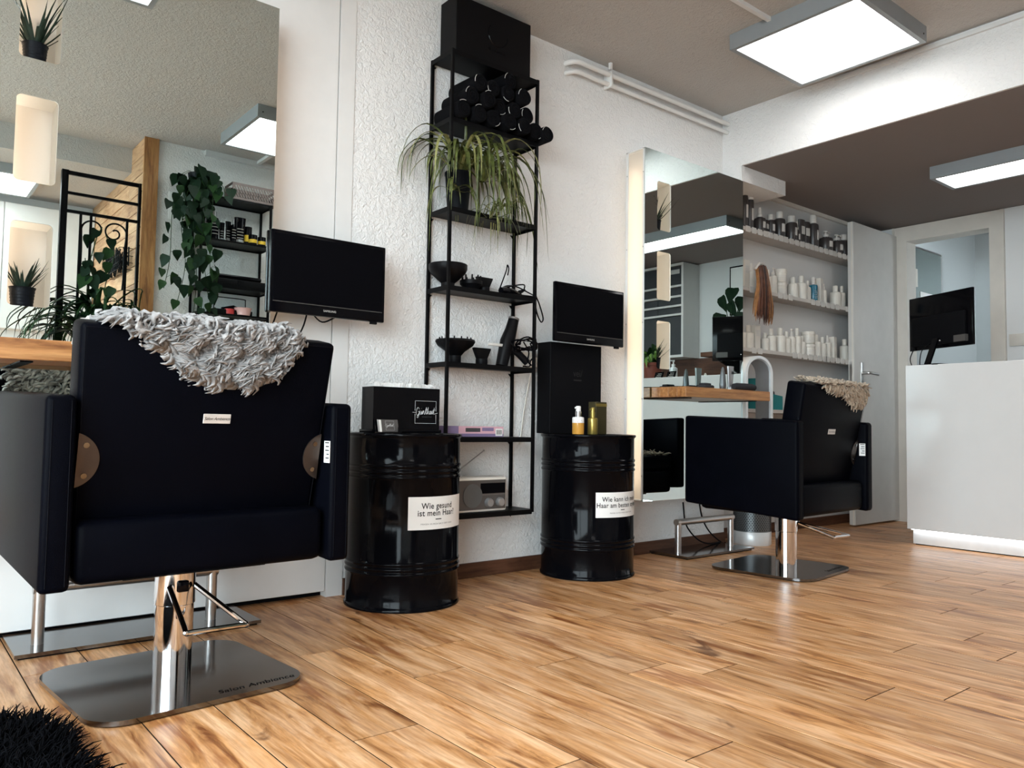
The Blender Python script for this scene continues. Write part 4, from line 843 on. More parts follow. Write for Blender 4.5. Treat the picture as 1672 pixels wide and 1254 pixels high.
MB().cyl((-0.10, 0.03, 0.140), (0.075, 0.035, 0.248), 0.0032, 0.0024, 8).sphere((0.075, 0.035, 0.248), 0.0045).build('antenna', 'brushed_steel', t)
# ================================================================== WALL DETAILS
for (zz, yy, nm) in ((2.412, 2.705, 'upper'), (2.365, 2.712, 'lower')):
    o = MB().tube(smooth_path([(2.53, 2.760, zz-0.012), (2.545, yy+0.02, zz-0.006), (2.585, yy, zz), (2.70, yy, zz), (3.20, yy, zz), (3.785, yy, zz)], 5), 0.0130 if nm == 'upper' else 0.0110, 14).build('conduit_pipe', 'white_plastic')
    tag(o, '%s white conduit pipe under the ceiling' % nm, 'pipe', 'white conduit pipes on the wall')
t = thing('pipe_clip', 'white clip holding the two conduit pipes', 'pipe clip', (2.80, YW-0.001, 2.39))
MB().box((-0.006, -0.055, -0.042), (0.006, 0.0, 0.038), bev=0.002).build('bracket', 'white_plastic', t); MB().box((-0.006, -0.05, 0.05), (0.006, -0.035, 0.084)).build('hanger', 'white_plastic', t, 0)
t = thing('wall_socket', 'cream wall socket beside the tall black carton', 'socket', (2.322, YW, 0.945))
MB().box((-0.04, -0.012, -0.04), (0.04, 0.0, 0.04), bev=0.004).build('plate', 'cream', t); MB().box((-0.022, -0.040, -0.03), (0.022, -0.012, 0.018), bev=0.004).build('plug', 'cream', t)
MB().tube(smooth_path([(0.0, -0.03, -0.03), (-0.01, -0.02, -0.10), (-0.03, -0.012, -0.22), (-0.05, -0.008, -0.38)], 5), 0.003, 6).build('cable', 'cream', t)
# ================================================================== FOOTRESTS
def footrest(x0, x1, xa, xb, label):
    t = thing('footrest', label, 'footrest', ((x0+x1)/2, 2.618, 0), 0, 'brushed steel footrests'); c = (x0+x1)/2; w = (x1-x0)/2
    MB().box((-w, -0.128, 0.006), (w, 0.125, 0.016)).build('base_plate', 'dark_steel', t, 0); MB().box((-w+0.01, -0.118, 0), (w-0.01, 0.115, 0.006)).build('base_pad', 'matte_black', t, 0)
    for x in (xa, xb): MB().cyl((x-c, -0.030, 0.016), (x-c, -0.030, 0.182), 0.0165, n=20).build('post', 'brushed_steel', t)
    MB().tube([(xa-c-0.0165, -0.030, 0.172), (xb-c+0.0165, -0.030, 0.172)], 0.0165, 20).build('bar', 'brushed_steel', t)
    return t
footrest(0.325, 1.000, 0.392, 0.872, 'steel footrest under the left mirror behind the near chair')
f2 = footrest(3.150, 3.715, 3.198, 3.640, 'steel footrest under the right mirror')
o = MB().tube(smooth_path([(3.42, 2.735, 0.25), (3.44, 2.73, 0.13), (3.50, 2.70, 0.05), (3.58, 2.68, 0.022), (3.70, 2.70, 0.02)], 6), 0.004, 6).build('power_cable', 'matte_black'); tag(o, 'black cable hanging behind the right footrest', 'cable', 'loose black cables under the right mirror')
o = MB().tube(smooth_path([(3.56, 2.738, 0.26), (3.585, 2.735, 0.16), (3.63, 2.72, 0.08), (3.74, 2.72, 0.012), (3.78, 2.72, 0.006)], 6), 0.004, 6).build('power_cable', 'matte_black'); tag(o, 'black cable sloping down right of the footrest posts', 'cable', 'loose black cables under the right mirror')
# ================================================================== THINGS ON THE RIGHT CONSOLE
ZK = 0.851
t = thing('rolled_cloth', 'rolled dark grey cloth at the right end of the console', 'towel', (3.565, 2.452, ZK+0.019), -0.05, 'dark grey cloths on the console')
MB().tube([(-0.085, 0, 0), (-0.06, 0, 0.001), (0.06, 0, 0.001), (0.088, 0, 0)], [0.015, 0.019, 0.019, 0.015], 14).build('roll', 'terry_grey', t); MB().tube([(0.086, -0.012*math.cos(a), 0.012*math.sin(a)) for a in [0.5*i for i in range(12)]], 0.003, 5).build('folded_edge', 'terry_grey', t)
t = thing('folded_cloth', 'small folded dark cloth in the middle of the console', 'towel', (3.30, 2.50, ZK), 0.1, 'dark grey cloths on the console')
MB().box((-0.045, -0.03, 0), (0.045, 0.03, 0.020), bev=0.009, seg=3).box((-0.03, -0.02, 0.018), (0.03, 0.02, 0.030), bev=0.006, seg=3).build('cloth', 'terry_grey', t)
t = thing('styling_spray', 'slim pointed dark bottle on the right console', 'bottle', (3.448, 2.50, ZK)); MB().lathe([(0, 0), (0.014, 0), (0.0165, 0.004), (0.017, 0.035), (0.014, 0.075), (0.0075, 0.112), (0.0025, 0.121), (0, 0.122)], n=24).build('body', 'mesh_grey', t); MB().lathe([(0.0172, 0.018), (0.0176, 0.02), (0.0176, 0.034), (0.0172, 0.036)], n=24).build('band', 'mesh_grey', t)
t = thing('cream_tube', 'grey cream tube standing on its cap on the console', 'tube', (3.535, 2.515, ZK)); MB().lathe([(0, 0), (0.017, 0), (0.018, 0.02), (0.017, 0.022)], n=24).build('cap', 'silver_plastic', t); MB().tube([(0, 0, 0.022), (0, 0, 0.06), (0, 0, 0.13)], [0.018, 0.021, 0.027], 20, flat=0.45).build('body', 'silver_plastic', t); MB().box((-0.006, -0.016, 0.088), (0.008, -0.0128, 0.102)).build('print', 'ink', t, 0)
o = MB().box((-0.10, -0.04, 0), (0.10, 0.04, 0.004), bev=0.0015, f=lambda v: (v[0], v[1], v[2]+0.004*math.sin(v[0]*16))).build('black_comb_tray', 'matte_black', None, 0); o.location = (3.14, 2.54, ZK+0.004); tag(o, 'thin black tray lying at the left end of the console', 'tray')
# ================================================================== AIR PURIFIER
t = thing('air_purifier', 'silver bladeless air purifier beside the right mirror', 'air purifier', (3.917, 2.640, 0), -0.22)
MB().lathe([(0, 0), (0.103, 0), (0.105, 0.004), (0.105, 0.072), (0.103, 0.075)], n=48).build('base', 'pale_silver', t); MB().lathe([(0.104, 0.076), (0.104, 0.325), (0.100, 0.328), (0, 0.328)], n=48).build('filter_drum', 'mesh_grey', t)
q = MB()
for i in range(24):
    for j in range(46):
        a = 2*PI*(j+0.5*(i % 2))/46; z = 0.086+0.0098*i; ca, sa = math.cos(a), math.sin(a); r0 = 0.1043
        q._faces([(r0*ca-sa*0.0042*math.cos(b), r0*sa+ca*0.0042*math.cos(b), z+0.0034*math.sin(b)) for b in [PI/3*k for k in range(6)]], [tuple(range(6))])
o = q.build('filter_holes', 'hole_dark', t, 0); o['kind'] = 'stuff'
MB().lathe([(0.095, 0.328), (0.060, 0.340), (0.055, 0.36), (0, 0.36)], n=40).build('neck', 'pale_silver', t)
def ring(s, th, d0, d1):
    m = MB(); P = [];
    for i in range(48):
        a = 2*PI*i/48; x = math.cos(a); z = math.sin(a); zc = 0.965 if z >= 0 else 0.455; P.append(((s*x), zc+s*z))
    Q = [((s-th)*math.cos(2*PI*i/48), (0.965 if math.sin(2*PI*i/48) >= 0 else 0.455)+(s-th)*math.sin(2*PI*i/48)) for i in range(48)]
    for i in range(48):
        j = (i+1) % 48; A = [(*P[i],), (*P[j],), (*Q[j],), (*Q[i],)]
        F = [m.bm.verts.new((p[0], d0, p[1])) for p in A]; B = [m.bm.verts.new((p[0], d1, p[1])) for p in A]
        m.bm.faces.new(F); m.bm.faces.new(B[::-1]); m.bm.faces.new((F[0], F[1], B[1], B[0])); m.bm.faces.new((F[2], F[3], B[3], B[2]))
    bmesh.ops.remove_doubles(m.bm, verts=m.bm.verts, dist=1e-5); return m
ring(0.102, 0.016, -0.060, 0.060).build('loop', 'pale_silver', t, 40, 'tall silver oval loop'); ring(0.086, 0.006, -0.050, 0.055).build('loop_lining', 'silver_plastic', t, 40)
# ================================================================== PRODUCT SHELVES
for i, (z, n) in enumerate(((1.852, 'top'), (1.492, 'middle'), (1.130, 'lower'), (0.770, 'bottom'))):
    t = thing('product_shelf', '%s white product shelf in the recess by the open door' % n, 'shelf', (3.82, 2.86, z), 0, 'white product shelves')
    MB().box((0, -0.135, -0.022), (1.93, 0, 0), bev=0.001, seg=1).build('board', 'shelf_grey', t, 0)
    spans = {0: [(0.16, 1.40)], 1: [(0.20, 0.28), (0.50, 0.63), (0.88, 1.22), (1.32, 1.40)], 2: [(0.22, 0.33), (0.66, 1.02), (1.06, 1.40)], 3: []}[i]
    for a, b in spans:
        x = a
        while x < b: MB().box((x, -0.1375, -0.030), (x+0.046, -0.1355, 0.006)).build('price_card', 'price_card', t, 0); x += R.uniform(0.052, 0.066)
def bottle(x, z, h, r, kind, label, group, y=2.785):
    dark = kind.startswith('d'); body = 'bottle_dark' if dark else 'bottle_white'; cap = 'cap_white'; lab = 'bottle_label'
    if kind == 'blue': body = 'bottle_blue'
    t = thing('bottle' if kind not in ('box', 'dtube') else ('carton' if kind == 'box' else 'tube'), label, 'box' if kind == 'box' else ('tube' if kind == 'dtube' else 'bottle'), (x, y, z), R.uniform(-.2, .2), group)
    if kind == 'box':
        MB().box((-r, -r*0.8, 0), (r, r*0.8, h), bev=0.001, seg=1).build('carton_body', 'bottle_white', t, 0); MB().box((-r*0.6, -r*0.8-0.0006, h*0.55), (r*0.6, -r*0.8, h*0.8)).build('print', 'bottle_label', t, 0)
    elif kind == 'dtube':
        MB().tube([(0, 0, 0.025), (0, 0, h*0.5), (0, 0, h)], [r*0.85, r, r*1.15], 16, flat=0.4).build('body', body, t); MB().cyl((0, 0, 0), (0, 0, 0.026), r*0.7, n=18).build('cap', cap, t); MB().box((-r*0.6, -r*0.48, h*0.45), (r*0.6, -r*0.42, h*0.75)).build('print', lab, t, 0)
    elif kind == 'jar':
        for i in range(2): MB().lathe([(0, 0), (r*0.9, 0), (r, h*0.03), (r*1.03, h*0.36), (r*1.1, h*0.37), (r*1.1, h*0.48), (r*1.05, h*0.49), (0, h*0.49)], (0, 0, h*0.5*i), 24).build('tub', body, t)
        for i in range(2):
            for k in range(3): MB().lathe([(r*1.015, 0), (r*1.03, 0.001), (r*1.03, 0.003), (r*1.015, 0.004)], (0, 0, h*0.5*i+h*(0.08+0.07*k)), 24).build('print_line', lab, t)
    else:
        sh = {'dcyl': (0.86, 0.9), 'dspray': (0.62, 0.55), 'dpump': (0.70, 0.5), 'dcap': (0.76, 0.6)}.get(kind, (0.72, 0.42))
        s, nk = sh; hb = h*s
        MB().lathe([(0, 0), (r*0.95, 0), (r, 0.004), (r, hb*0.88), (r*0.93, hb*0.95), (r*nk, hb), (r*nk, hb+0.004)], n=24).build('body', body, t)
        if kind == 'dspray' or kind == 'spray': MB().lathe([(r*0.5, hb), (r*0.5, hb+0.02), (r*0.36, hb+0.024), (r*0.30, h), (0, h)], n=16).build('spray_cap', cap, t)
        elif kind == 'dpump' or kind == 'pump': MB().lathe([(r*0.5, hb), (r*0.5, hb+0.02), (r*0.15, hb+0.022), (r*0.15, h*0.95), (r*0.35, h*0.95), (r*0.35, h), (0, h)], n=16).box((0, -0.005, h*0.95), (r*1.15, 0.005, h-0.001)).build('pump', cap, t)
        else: MB().lathe([(r*nk*1.05, hb), (r*nk*1.08, hb+0.002), (r*nk*1.08, h-0.003), (r*nk, h), (0, h)], n=20).build('cap', cap if dark or kind == 'blue' else 'bottle_white', t)
        a0 = -2.3
        m = MB(); V = []
        for i in range(7):
            a = a0+0.30+0.85*i/6; V.append((m.bm.verts.new(((r+0.0006)*math.cos(a), (r+0.0006)*math.sin(a), hb*0.34)), m.bm.verts.new(((r+0.0006)*math.cos(a), (r+0.0006)*math.sin(a), hb*(0.72 if dark else 0.62)))))
        if dark:
            for A, B in zip(V, V[1:]): m.bm.faces.new((A[0], B[0], B[1], A[1]))
            m.build('label', lab, t)
        else:
            m.bm.free()
            for k in range(5): MB().tube([((r+0.0004)*math.cos(a), (r+0.0004)*math.sin(a), hb*(0.25+0.09*k)) for a in [a0+(1.2 if k % 2 else 0.8)*i/5 for i in range(6)]], 0.0011, 4).build('print_line', lab, t)
    return t
TOPS = [(4.055, .245, .024, 'dcyl', 'tall slim can'), (4.112, .225, .024, 'dcyl', 'tall slim can'), (4.217, .165, .036, 'dspray', 'spray bottle'), (4.286, .100, .026, 'dtube', 'tube'), (4.336, .145, .027, 'dcap', 'bottle'),
        (4.435, .180, .036, 'dcap', 'bottle'), (4.572, .178, .037, 'dcap', 'bottle'), (4.639, .155, .020, 'dspray', 'thin spray bottle'), (4.692, .175, .030, 'dtube', 'tube'), (4.751, .170, .030, 'dtube', 'tube'),
        (4.835, .230, .036, 'dcap', 'tall bottle'), (4.995, .150, .046, 'dpump', 'pump bottle'), (5.140, .150, .042, 'dpump', 'pump bottle'), (5.236, .165, .040, 'dcap', 'bottle')]
for i, (x, h, r, k, nm) in enumerate(TOPS): bottle(x, 1.853, h, r, k, 'dark %s, %s on the top product shelf' % (nm, ORD[i]), 'dark bottles on the top product shelf')
MIDS = [(4.055, .175, .026, 'box', 'white carton'), (4.118, .165, .026, 'cap', 'white bottle'), (4.300, .150, .027, 'cap', 'white bottle'), (4.362, .170, .024, 'pump', 'white bottle with silver top'), (4.446, .172, .036, 'jar', 'stack of two white tubs'),
        (4.586, .140, .034, 'cap', 'white bottle'), (4.685, .162, .037, 'cap', 'white bottle'), (4.762, .140, .022, 'cap', 'slim white bottle'), (4.832, .172, .028, 'blue', 'blue spray bottle'), (4.906, .172, .024, 'box', 'slim white carton'), (4.964, .145, .020, 'spray', 'slim white sprayer'), (5.117, .150, .038, 'cap', 'white bottle'), (5.203, .160, .026, 'cap', 'slim white bottle')]
for i, (x, h, r, k, nm) in enumerate(MIDS): bottle(x, 1.493, h, r, k, '%s, %s on the middle product shelf' % (nm, ORD[i]), 'pale bottles on the middle product shelf')
LOWS = [(4.030, .135, .026, 'cap', 'white bottle'), (4.096, .145, .033, 'cap', 'white bottle'), (4.165, .150, .026, 'box', 'pale carton'), (4.270, .115, .026, 'cap', 'short white bottle'), (4.335, .145, .032, 'cap', 'white bottle'), (4.436, .158, .036, 'cap', 'white bottle'), (4.506, .142, .029, 'cap', 'white bottle'),
        (4.567, .165, .025, 'pump', 'white pump bottle'), (4.630, .175, .028, 'cap', 'tall white bottle'), (4.690, .130, .024, 'cap', 'slim white bottle'), (4.766, .165, .040, 'jar', 'stack of two white tubs'), (4.861, .152, .034, 'cap', 'white bottle'), (4.940, .142, .028, 'cap', 'white bottle'), (5.006, .160, .024, 'spray', 'white sprayer'), (5.074, .154, .025, 'box', 'white carton'), (5.236, .152, .033, 'cap', 'white bottle')]
for i, (x, h, r, k, nm) in enumerate(LOWS): bottle(x, 1.131, h, r, k, '%s, %s on the lower product shelf' % (nm, ORD[i]), 'pale bottles on the lower product shelf')
# hair piece hanging from the middle shelf
t = thing('hair_piece', 'long brown and blond hair piece hanging at the product shelves', 'hair extension', (4.085, 2.690, 1.26), 0)
MB().tube(smooth_path([(-0.055, 0.005, 0.335), (-0.03, 0.0, 0.368), (0.0, 0, 0.378), (0.035, 0.0, 0.368), (0.06, 0.005, 0.335)], 4), 0.009, 8, flat=1.3).build('band', 'shelf_grey', t)
for i in range(64):
    u = -1+2*(i+0.5)/64; R2 = random.Random(i); x0 = 0.052*u; x1 = 0.100*u+R2.uniform(-.012, .012)+0.012; z1 = R2.uniform(0.0, 0.05)+0.02*abs(u)
    zt = 0.365-0.030*u*u; y = -0.012*math.cos(u*1.5)+R2.uniform(-.008, .006)
    m = 'hair_dark' if abs(u+0.15) < 0.14 else ('hair_gold' if (u > 0.30 and R2.random() < .75) or u < -0.85 else 'hair_brown')
    MB().tube(smooth_path([(x0, y, zt), (x0*1.15+R2.uniform(-.003, .003), y-0.014, zt*0.72), (x1*0.96, y-0.012, zt*0.38), (x1, y-0.006+R2.uniform(-.006, .006), z1)], 3), [0.0048]*7+[0.004, 0.0030, 0.0012], 5).build('strand', m, t)
# teal file box
t = thing('file_box', 'teal cardboard file box on the bottom product shelf', 'box', (4.30, 2.80, 0.771), 0.0)
MB().prism([(-0.11, 0), (0.10, 0), (0.10, 0.085), (-0.005, 0.095), (-0.05, 0.17), (-0.11, 0.19)], 1, -0.055, -0.051).build('front_wall', 'teal', t, 0); MB().prism([(-0.11, 0), (0.10, 0), (0.10, 0.085), (-0.005, 0.095), (-0.05, 0.17), (-0.11, 0.19)], 1, 0.046, 0.050).build('rear_wall', 'teal', t, 0)
MB().box((-0.11, -0.051, 0), (-0.106, 0.046, 0.19)).box((0.096, -0.051, 0), (0.10, 0.046, 0.085)).box((-0.106, -0.051, 0), (0.096, 0.046, 0.003)).build('end_wall', 'teal', t, 0)
bottle(4.285, 0.776, 0.185, 0.022, 'cap', 'white bottle standing in the teal file box', 'bottles in the file box', 2.80); bottle(4.355, 0.776, 0.150, 0.024, 'dcap', 'dark bottle with pale cap standing in the teal file box', 'bottles in the file box', 2.80)

# ================================================================== RECEPTION DESK
DX, DY, DT = 4.650, 2.106, 1.031
t = thing('reception_desk', 'glossy white reception desk with a light strip along its plinth', 'desk', (DX, DY, 0), 0)
MB().box((0, -1.75, 0.092), (0.024, 0, DT), bev=0.002, seg=1).build('front_panel', 'gloss_white', t, 0, 'glossy white front panel')
MB().box((0.024, -0.024, 0.092), (0.62, 0, DT), bev=0.002, seg=1).build('end_panel', 'gloss_white', t, 0); MB().box((0.024, -1.75, 0.092), (0.62, -1.726, DT), bev=0.002, seg=1).build('end_panel', 'gloss_white', t, 0)
MB().box((0.024, -1.726, DT-0.03), (0.62, -0.024, DT-0.003)).build('desk_top', 'gloss_white', t, 0); MB().box((0.60, -1.726, 0.092), (0.62, -0.024, DT-0.03)).build('rear_panel', 'gloss_white', t, 0); MB().box((0.024, -1.726, 0.092), (0.60, -0.024, 0.110)).build('bottom_board', 'gloss_white', t, 0)
MB().box((0.050, -1.74, 0.006), (0.60, -0.012, 0.092)).build('plinth', 'pale_silver', t, 0); MB().box((0.060, -1.73, 0.0), (0.59, -0.020, 0.006)).build('plinth_foot', 'matte_black', t, 0)
MB().box((0.026, -1.74, 0.086), (0.046, -0.012, 0.0915)).build('light_strip', 'led_light', t, 0, 'glowing strip under the front panel')
# monitor seen from behind
mx, my, ma = 4.792, 1.965, math.atan2(2.18-1.75, 4.89-4.69)
t = thing('monitor', 'black computer monitor turned away on the reception desk', 'monitor', (mx, my, DT-0.002), ma)
MB().box((-0.237, -0.006, 0.105), (0.237, 0.010, 0.424), bev=0.003, seg=2).build('case', 'gloss_black', t); MB().box((-0.228, -0.0070, 0.120), (0.228, -0.0055, 0.416)).build('screen', 'screen_black', t, 0)
MB().box((-0.20, 0.010, 0.125), (0.20, 0.030, 0.30), bev=0.008).build('rear_housing', 'matte_black', t); MB().box((-0.205, 0.0100, 0.128), (-0.125, 0.0320, 0.165)).build('rating_plate', 'bronze_dark', t, 0)
MB().box((-0.020, -0.006, 0.0), (0.020, 0.006, 0.16), f=lambda v: (v[0], v[1]+0.035+0.065*(1-v[2]/0.16), v[2])).build('stand', 'gloss_black', t, 0); MB().prism([(p[0], p[1]+0.055) for p in rrect(0.20, 0.14, 0.03)], 2, 0, 0.007).build('foot', 'gloss_black', t)
MB().tube(smooth_path([(0.05, 0.028, 0.14), (0.09, 0.05, 0.10), (0.12, 0.04, 0.05), (0.10, 0.06, 0.004)], 5), 0.003, 6).tube(smooth_path([(0.19, 0.012, 0.13), (0.21, 0.03, 0.06), (0.16, 0.06, 0.004)], 5), 0.003, 6).build('cable', 'matte_black', t)
MB().sphere((-0.03, 0.036, 0.145), 0.006).build('button', 'chrome', t)
o = MB().box((-0.14, -0.18, 0), (0.14, 0.18, 0.010), bev=0.003).build('writing_pad', 'mesh_grey'); o.location = (5.06, 1.72, DT-0.0025); tag(o, 'flat grey writing pad on the desk beside the monitor', 'pad')
# things on the desk, seen in the right mirror
def heart_mesh(s=1.0, m='leaf_dark'):
    P = [(0, 0.10), (0.16, 0.24), (0.36, 0.22), (0.47, 0.02), (0.42, -0.25), (0.24, -0.55), (0, -0.95)]
    b = MB(); n = len(P); mid = [b.bm.verts.new((0, p[1]*s if i else 0.10*s, -0.05*s*math.sin(i)*0.3)) for i, p in enumerate(P)]
    R_ = [b.bm.verts.new((p[0]*s, p[1]*s, 0.10*s*(p[0]/0.47)-0.10*s*abs(p[1])*abs(p[1]))) for p in P[1:-1]]; L_ = [b.bm.verts.new((-p[0]*s, p[1]*s, 0.10*s*(p[0]/0.47)-0.10*s*abs(p[1])*abs(p[1]))) for p in P[1:-1]]
    for S, fl in ((R_, 1), (L_, -1)):
        ch = [mid[0]]+S+[mid[-1]]
        for i in range(len(ch)-1):
            a, c = ch[i], ch[i+1]; u, v = mid[i], mid[i+1]; f = []
            for q in (a, c, v, u):
                if q not in f: f.append(q)
            if len(f) > 2: b.bm.faces.new(f if fl > 0 else f[::-1])
    return b.mesh('leaf', m, 60)
HEART = {k: heart_mesh(1.0, k) for k in ('leaf_dark', 'leaf_mid', 'leaf_lime')}
def heart(parent, p, size, R, m='leaf_dark', face=None):
    o = link('leaf', HEART[m], parent); o.location = p; o.scale = (size, size, size)
    f = face or R.uniform(-0.9, 0.9); o.rotation_euler = (PI/2+R.uniform(-0.5, 0.35), R.uniform(-0.5, 0.5), f); return o
def bushy(parent, c, rad, n, size, mats, seed, h=1.0):
    R = random.Random(seed)
    for i in range(n):
        a = R.uniform(0, 2*PI); q = R.random()**0.6; p = Vector(c)+Vector((math.cos(a)*rad*q, math.sin(a)*rad*q, R.uniform(0, 1)*rad*h*1.2))
        o = heart(parent, p, size*R.uniform(0.7, 1.2), R, R.choice(mats), R.uniform(0, 2*PI))
        MB().tube([Vector(c)-Vector((0, 0, 0.02)), (Vector(c)+p)/2+Vector((0, 0, 0.02)), p], 0.0016, 5).build('stem', 'leaf_mid', parent)
t = thing('potted_pothos', 'bushy lime green plant in a terracotta pot on the desk', 'potted plant', (4.93, 0.985, DT-0.002)); MB().lathe([(0, 0), (0.062, 0), (0.082, 0.12), (0.088, 0.122), (0.088, 0.145), (0.078, 0.145), (0.075, 0.12), (0, 0.12)], n=28).build('pot', 'terracotta', t)
bushy(t, (0, 0, 0.14), 0.135, 34, 0.075, ('leaf_lime', 'leaf_mid', 'leaf_lime'), 3)
t = thing('sanitizer_bottle', 'clear pump bottle of hand sanitizer on the desk', 'bottle', (4.86, 1.255, DT-0.002)); MB().lathe([(0, 0), (0.030, 0), (0.032, 0.004), (0.032, 0.085), (0.014, 0.098), (0.014, 0.104)], n=24).build('body', 'pale_silver', t); MB().lathe([(0.015, 0.104), (0.015, 0.118), (0.005, 0.12), (0.005, 0.14), (0.010, 0.14), (0.010, 0.15), (0, 0.15)], n=16).box((-0.03, -0.005, 0.140), (0, 0.005, 0.149)).build('pump', 'paper', t)
for i, (yy, xx) in enumerate(((1.15, 4.80), (1.29, 4.78))):
    t = thing('price_sign', ('left' if i == 0 else 'right')+' small black sign standing on the desk in the mirror', 'sign', (xx, yy, DT-0.002), -PI/2+0.2, 'small black desk signs'); MB().box((-0.05, -0.004, 0), (0.05, 0.004, 0.058), f=lambda v: (v[0], v[1]+v[2]*0.3, v[2])).build('plate', 'gloss_black', t, 0)
    m = MB()
    for k in range(3): m.box((-0.035, -0.0046, 0.018+0.012*k), (0.030-0.01*k, -0.0040, 0.0205+0.012*k), f=lambda v: (v[0], v[1]+v[2]*0.3, v[2]))
    m.build('lettering', 'bottle_label', t, 0)
o = tag(MB().lathe([(0, 0), (0.012, 0), (0.014, 0.02), (0.010, 0.05), (0.006, 0.06), (0, 0.062)], n=14).build('desk_ornament', 'cream'), 'small pale ornament on the desk in the right mirror', 'ornament'); o.location = (5.15, 1.34, DT-0.002)
# wall behind the desk, seen in the right mirror
t = thing('wall_cabinet', 'white open wall cabinet with dark drawers above the desk', 'cabinet', (5.60, 0.756, 1.285), 0)
m = MB().box((0, -0.022, 0), (0.228, 0, 0.855)).box((0, -0.88, 0), (0.228, -0.858, 0.855)).box((0, -0.858, 0), (0.228, -0.022, 0.022)).box((0, -0.858, 0.833), (0.228, -0.022, 0.855)).box((0.22, -0.858, 0.022), (0.228, -0.022, 0.833)); m.build('body', 'white_paint', t, 0)
for z in (0.38, 0.46, 0.545, 0.64): MB().box((0.004, -0.858, z), (0.22, -0.022, z+0.018)).build('shelf', 'white_paint', t, 0)
for z0, z1 in ((0.024, 0.375), (0.40, 0.455), (0.48, 0.54), (0.565, 0.635), (0.662, 0.828)):
    for i in range(3): MB().box((0.010, -0.856+0.279*i, z0), (0.20, -0.583+0.279*i, z1-0.004)).build('drawer', 'drawer_grey', t, 0)
for yy, z in ((-0.10, 0.78), (-0.65, 0.77)): MB().box((0.008, yy-0.05, z-0.02), (0.0105, yy+0.05, z+0.02)).build('drawer_card', 'bottle_label', t, 0)
for yy, z in ((-0.60, 0.48), (-0.68, 0.565)): MB().box((0.004, yy-0.03, z), (0.009, yy+0.03, z+0.05)).build('red_package', 'red', t, 0)
o = tag(MB().box((5.800, 0.05, 0.86), (5.829, 1.085, 1.282)).build('wood_panel', 'walnut', None, 0), 'dark walnut panel on the wall under the white cabinet', 'panel')
t = thing('picture_frame', 'framed print on the wall behind the desk', 'picture', (5.829, 1.36, 1.64), -PI/2)
MB().box((-0.26, -0.02, 0), (0.26, -0.001, 0.43)).build('frame', 'gloss_black', t, 0); MB().box((-0.248, -0.0215, 0.012), (0.248, -0.0201, 0.418)).build('print', 'paper', t, 0); MB().prism([(-0.248, 0.418), (-0.10, 0.418), (-0.248, 0.30)], 1, -0.0222, -0.0216).build('print_corner', 'ink', t, 0)
t = thing('vase_plant', 'glass vase with dark heart-shaped leaves behind the monitor in the mirror', 'plant', (5.50, 1.33, 1.29)); MB().lathe([(0, 0), (0.035, 0), (0.038, 0.005), (0.034, 0.10), (0.042, 0.20), (0.039, 0.20), (0.031, 0.10), (0.033, 0.01), (0, 0.01)], n=24).build('vase', 'silver_plastic', t)
Rv = random.Random(4)
for k, (dx, dy, dz) in enumerate(((0, 0.02, 0.50), (0.02, 0.10, 0.42), (0, -0.08, 0.44), (-0.02, 0.13, 0.28), (0.02, -0.12, 0.30), (-0.03, 0.03, 0.38))):
    MB().tube(smooth_path([(0, 0, 0.02), (dx*.3, dy*.3, dz*.6), (dx, dy, dz)], 5), 0.003, 6).build('stem', 'leaf_mid', t); heart(t, (dx, dy, dz), 0.13, Rv, 'leaf_dark', -PI/2+Rv.uniform(-.4, .4))
t = thing('side_shelf', 'walnut ledge carrying the glass vase behind the desk', 'shelf', (5.30, 1.10, 1.25)); MB().box((0.10, 0.0, 0.0), (0.528, 0.60, 0.038), bev=0.002).build('board', 'walnut', t, 0)
for yy in (0.08, 0.52): MB().box((0.20, yy-0.01, -0.12), (0.528, yy+0.01, 0.0), f=lambda v: (v[0], v[1], v[2] if v[0] > 0.3 else max(v[2], -0.01))).build('bracket', 'black_metal', t, 0)
# switch plate and what shows in the rear room
t = thing('wall_switch', 'wide pale switch plate right of the door frame', 'switch', (XB, 1.905, 1.262), 0); MB().box((-0.010, -0.055, -0.040), (0, 0.055, 0.040), bev=0.003).build('plate', 'frame_paint', t); MB().box((-0.013, -0.045, -0.030), (-0.009, 0.045, 0.030), bev=0.002).build('rocker', 'frame_paint', t)
t = thing('mirror_cabinet', 'framed glass cabinet door on the rear room wall', 'cabinet', (6.15, 2.799, 1.56)); MB().box((0, -0.06, 0), (0.55, 0, 0.525)).build('body', 'plaster_blue', t, 0); MB().box((0.012, -0.064, 0.012), (0.538, -0.060, 0.513)).build('glass_door', 'mirror', t, 0); MB().box((0, -0.066, 0.515), (0.55, -0.058, 0.527)).box((0.54, -0.066, 0), (0.552, -0.058, 0.515)).build('frame', 'brushed_steel', t, 0); MB().box((0.02, -0.09, 0.20), (0.06, -0.064, 0.34), bev=0.003).build('hook_strip', 'cream', t)
t = thing('poster', 'small poster with a blue grey picture beside the rear room cabinet', 'poster', (6.30, 2.733, 1.50)); MB().box((0, -0.003, 0), (0.36, 0, 0.24)).build('sheet', 'paper', t, 0); MB().box((0.10, -0.0042, 0.03), (0.30, -0.003, 0.21)).build('picture', 'poster_blue', t, 0); MB().box((0.02, -0.0042, 0.15), (0.07, -0.003, 0.16)).build('lettering', 'grey_ink', t, 0)
t = thing('wall_hook', 'round dark wall knob above the monitor in the rear room', 'hook', (7.549, 2.51, 1.86)); MB().lathe([(0.035, 0), (0.035, 0.02), (0.02, 0.03), (0.02, 0.05), (0.03, 0.055), (0.03, 0.07), (0, 0.075)], n=20, M=Matrix.Rotation(-PI/2, 4, 'Y')).build('knob', 'silver_plastic', t)
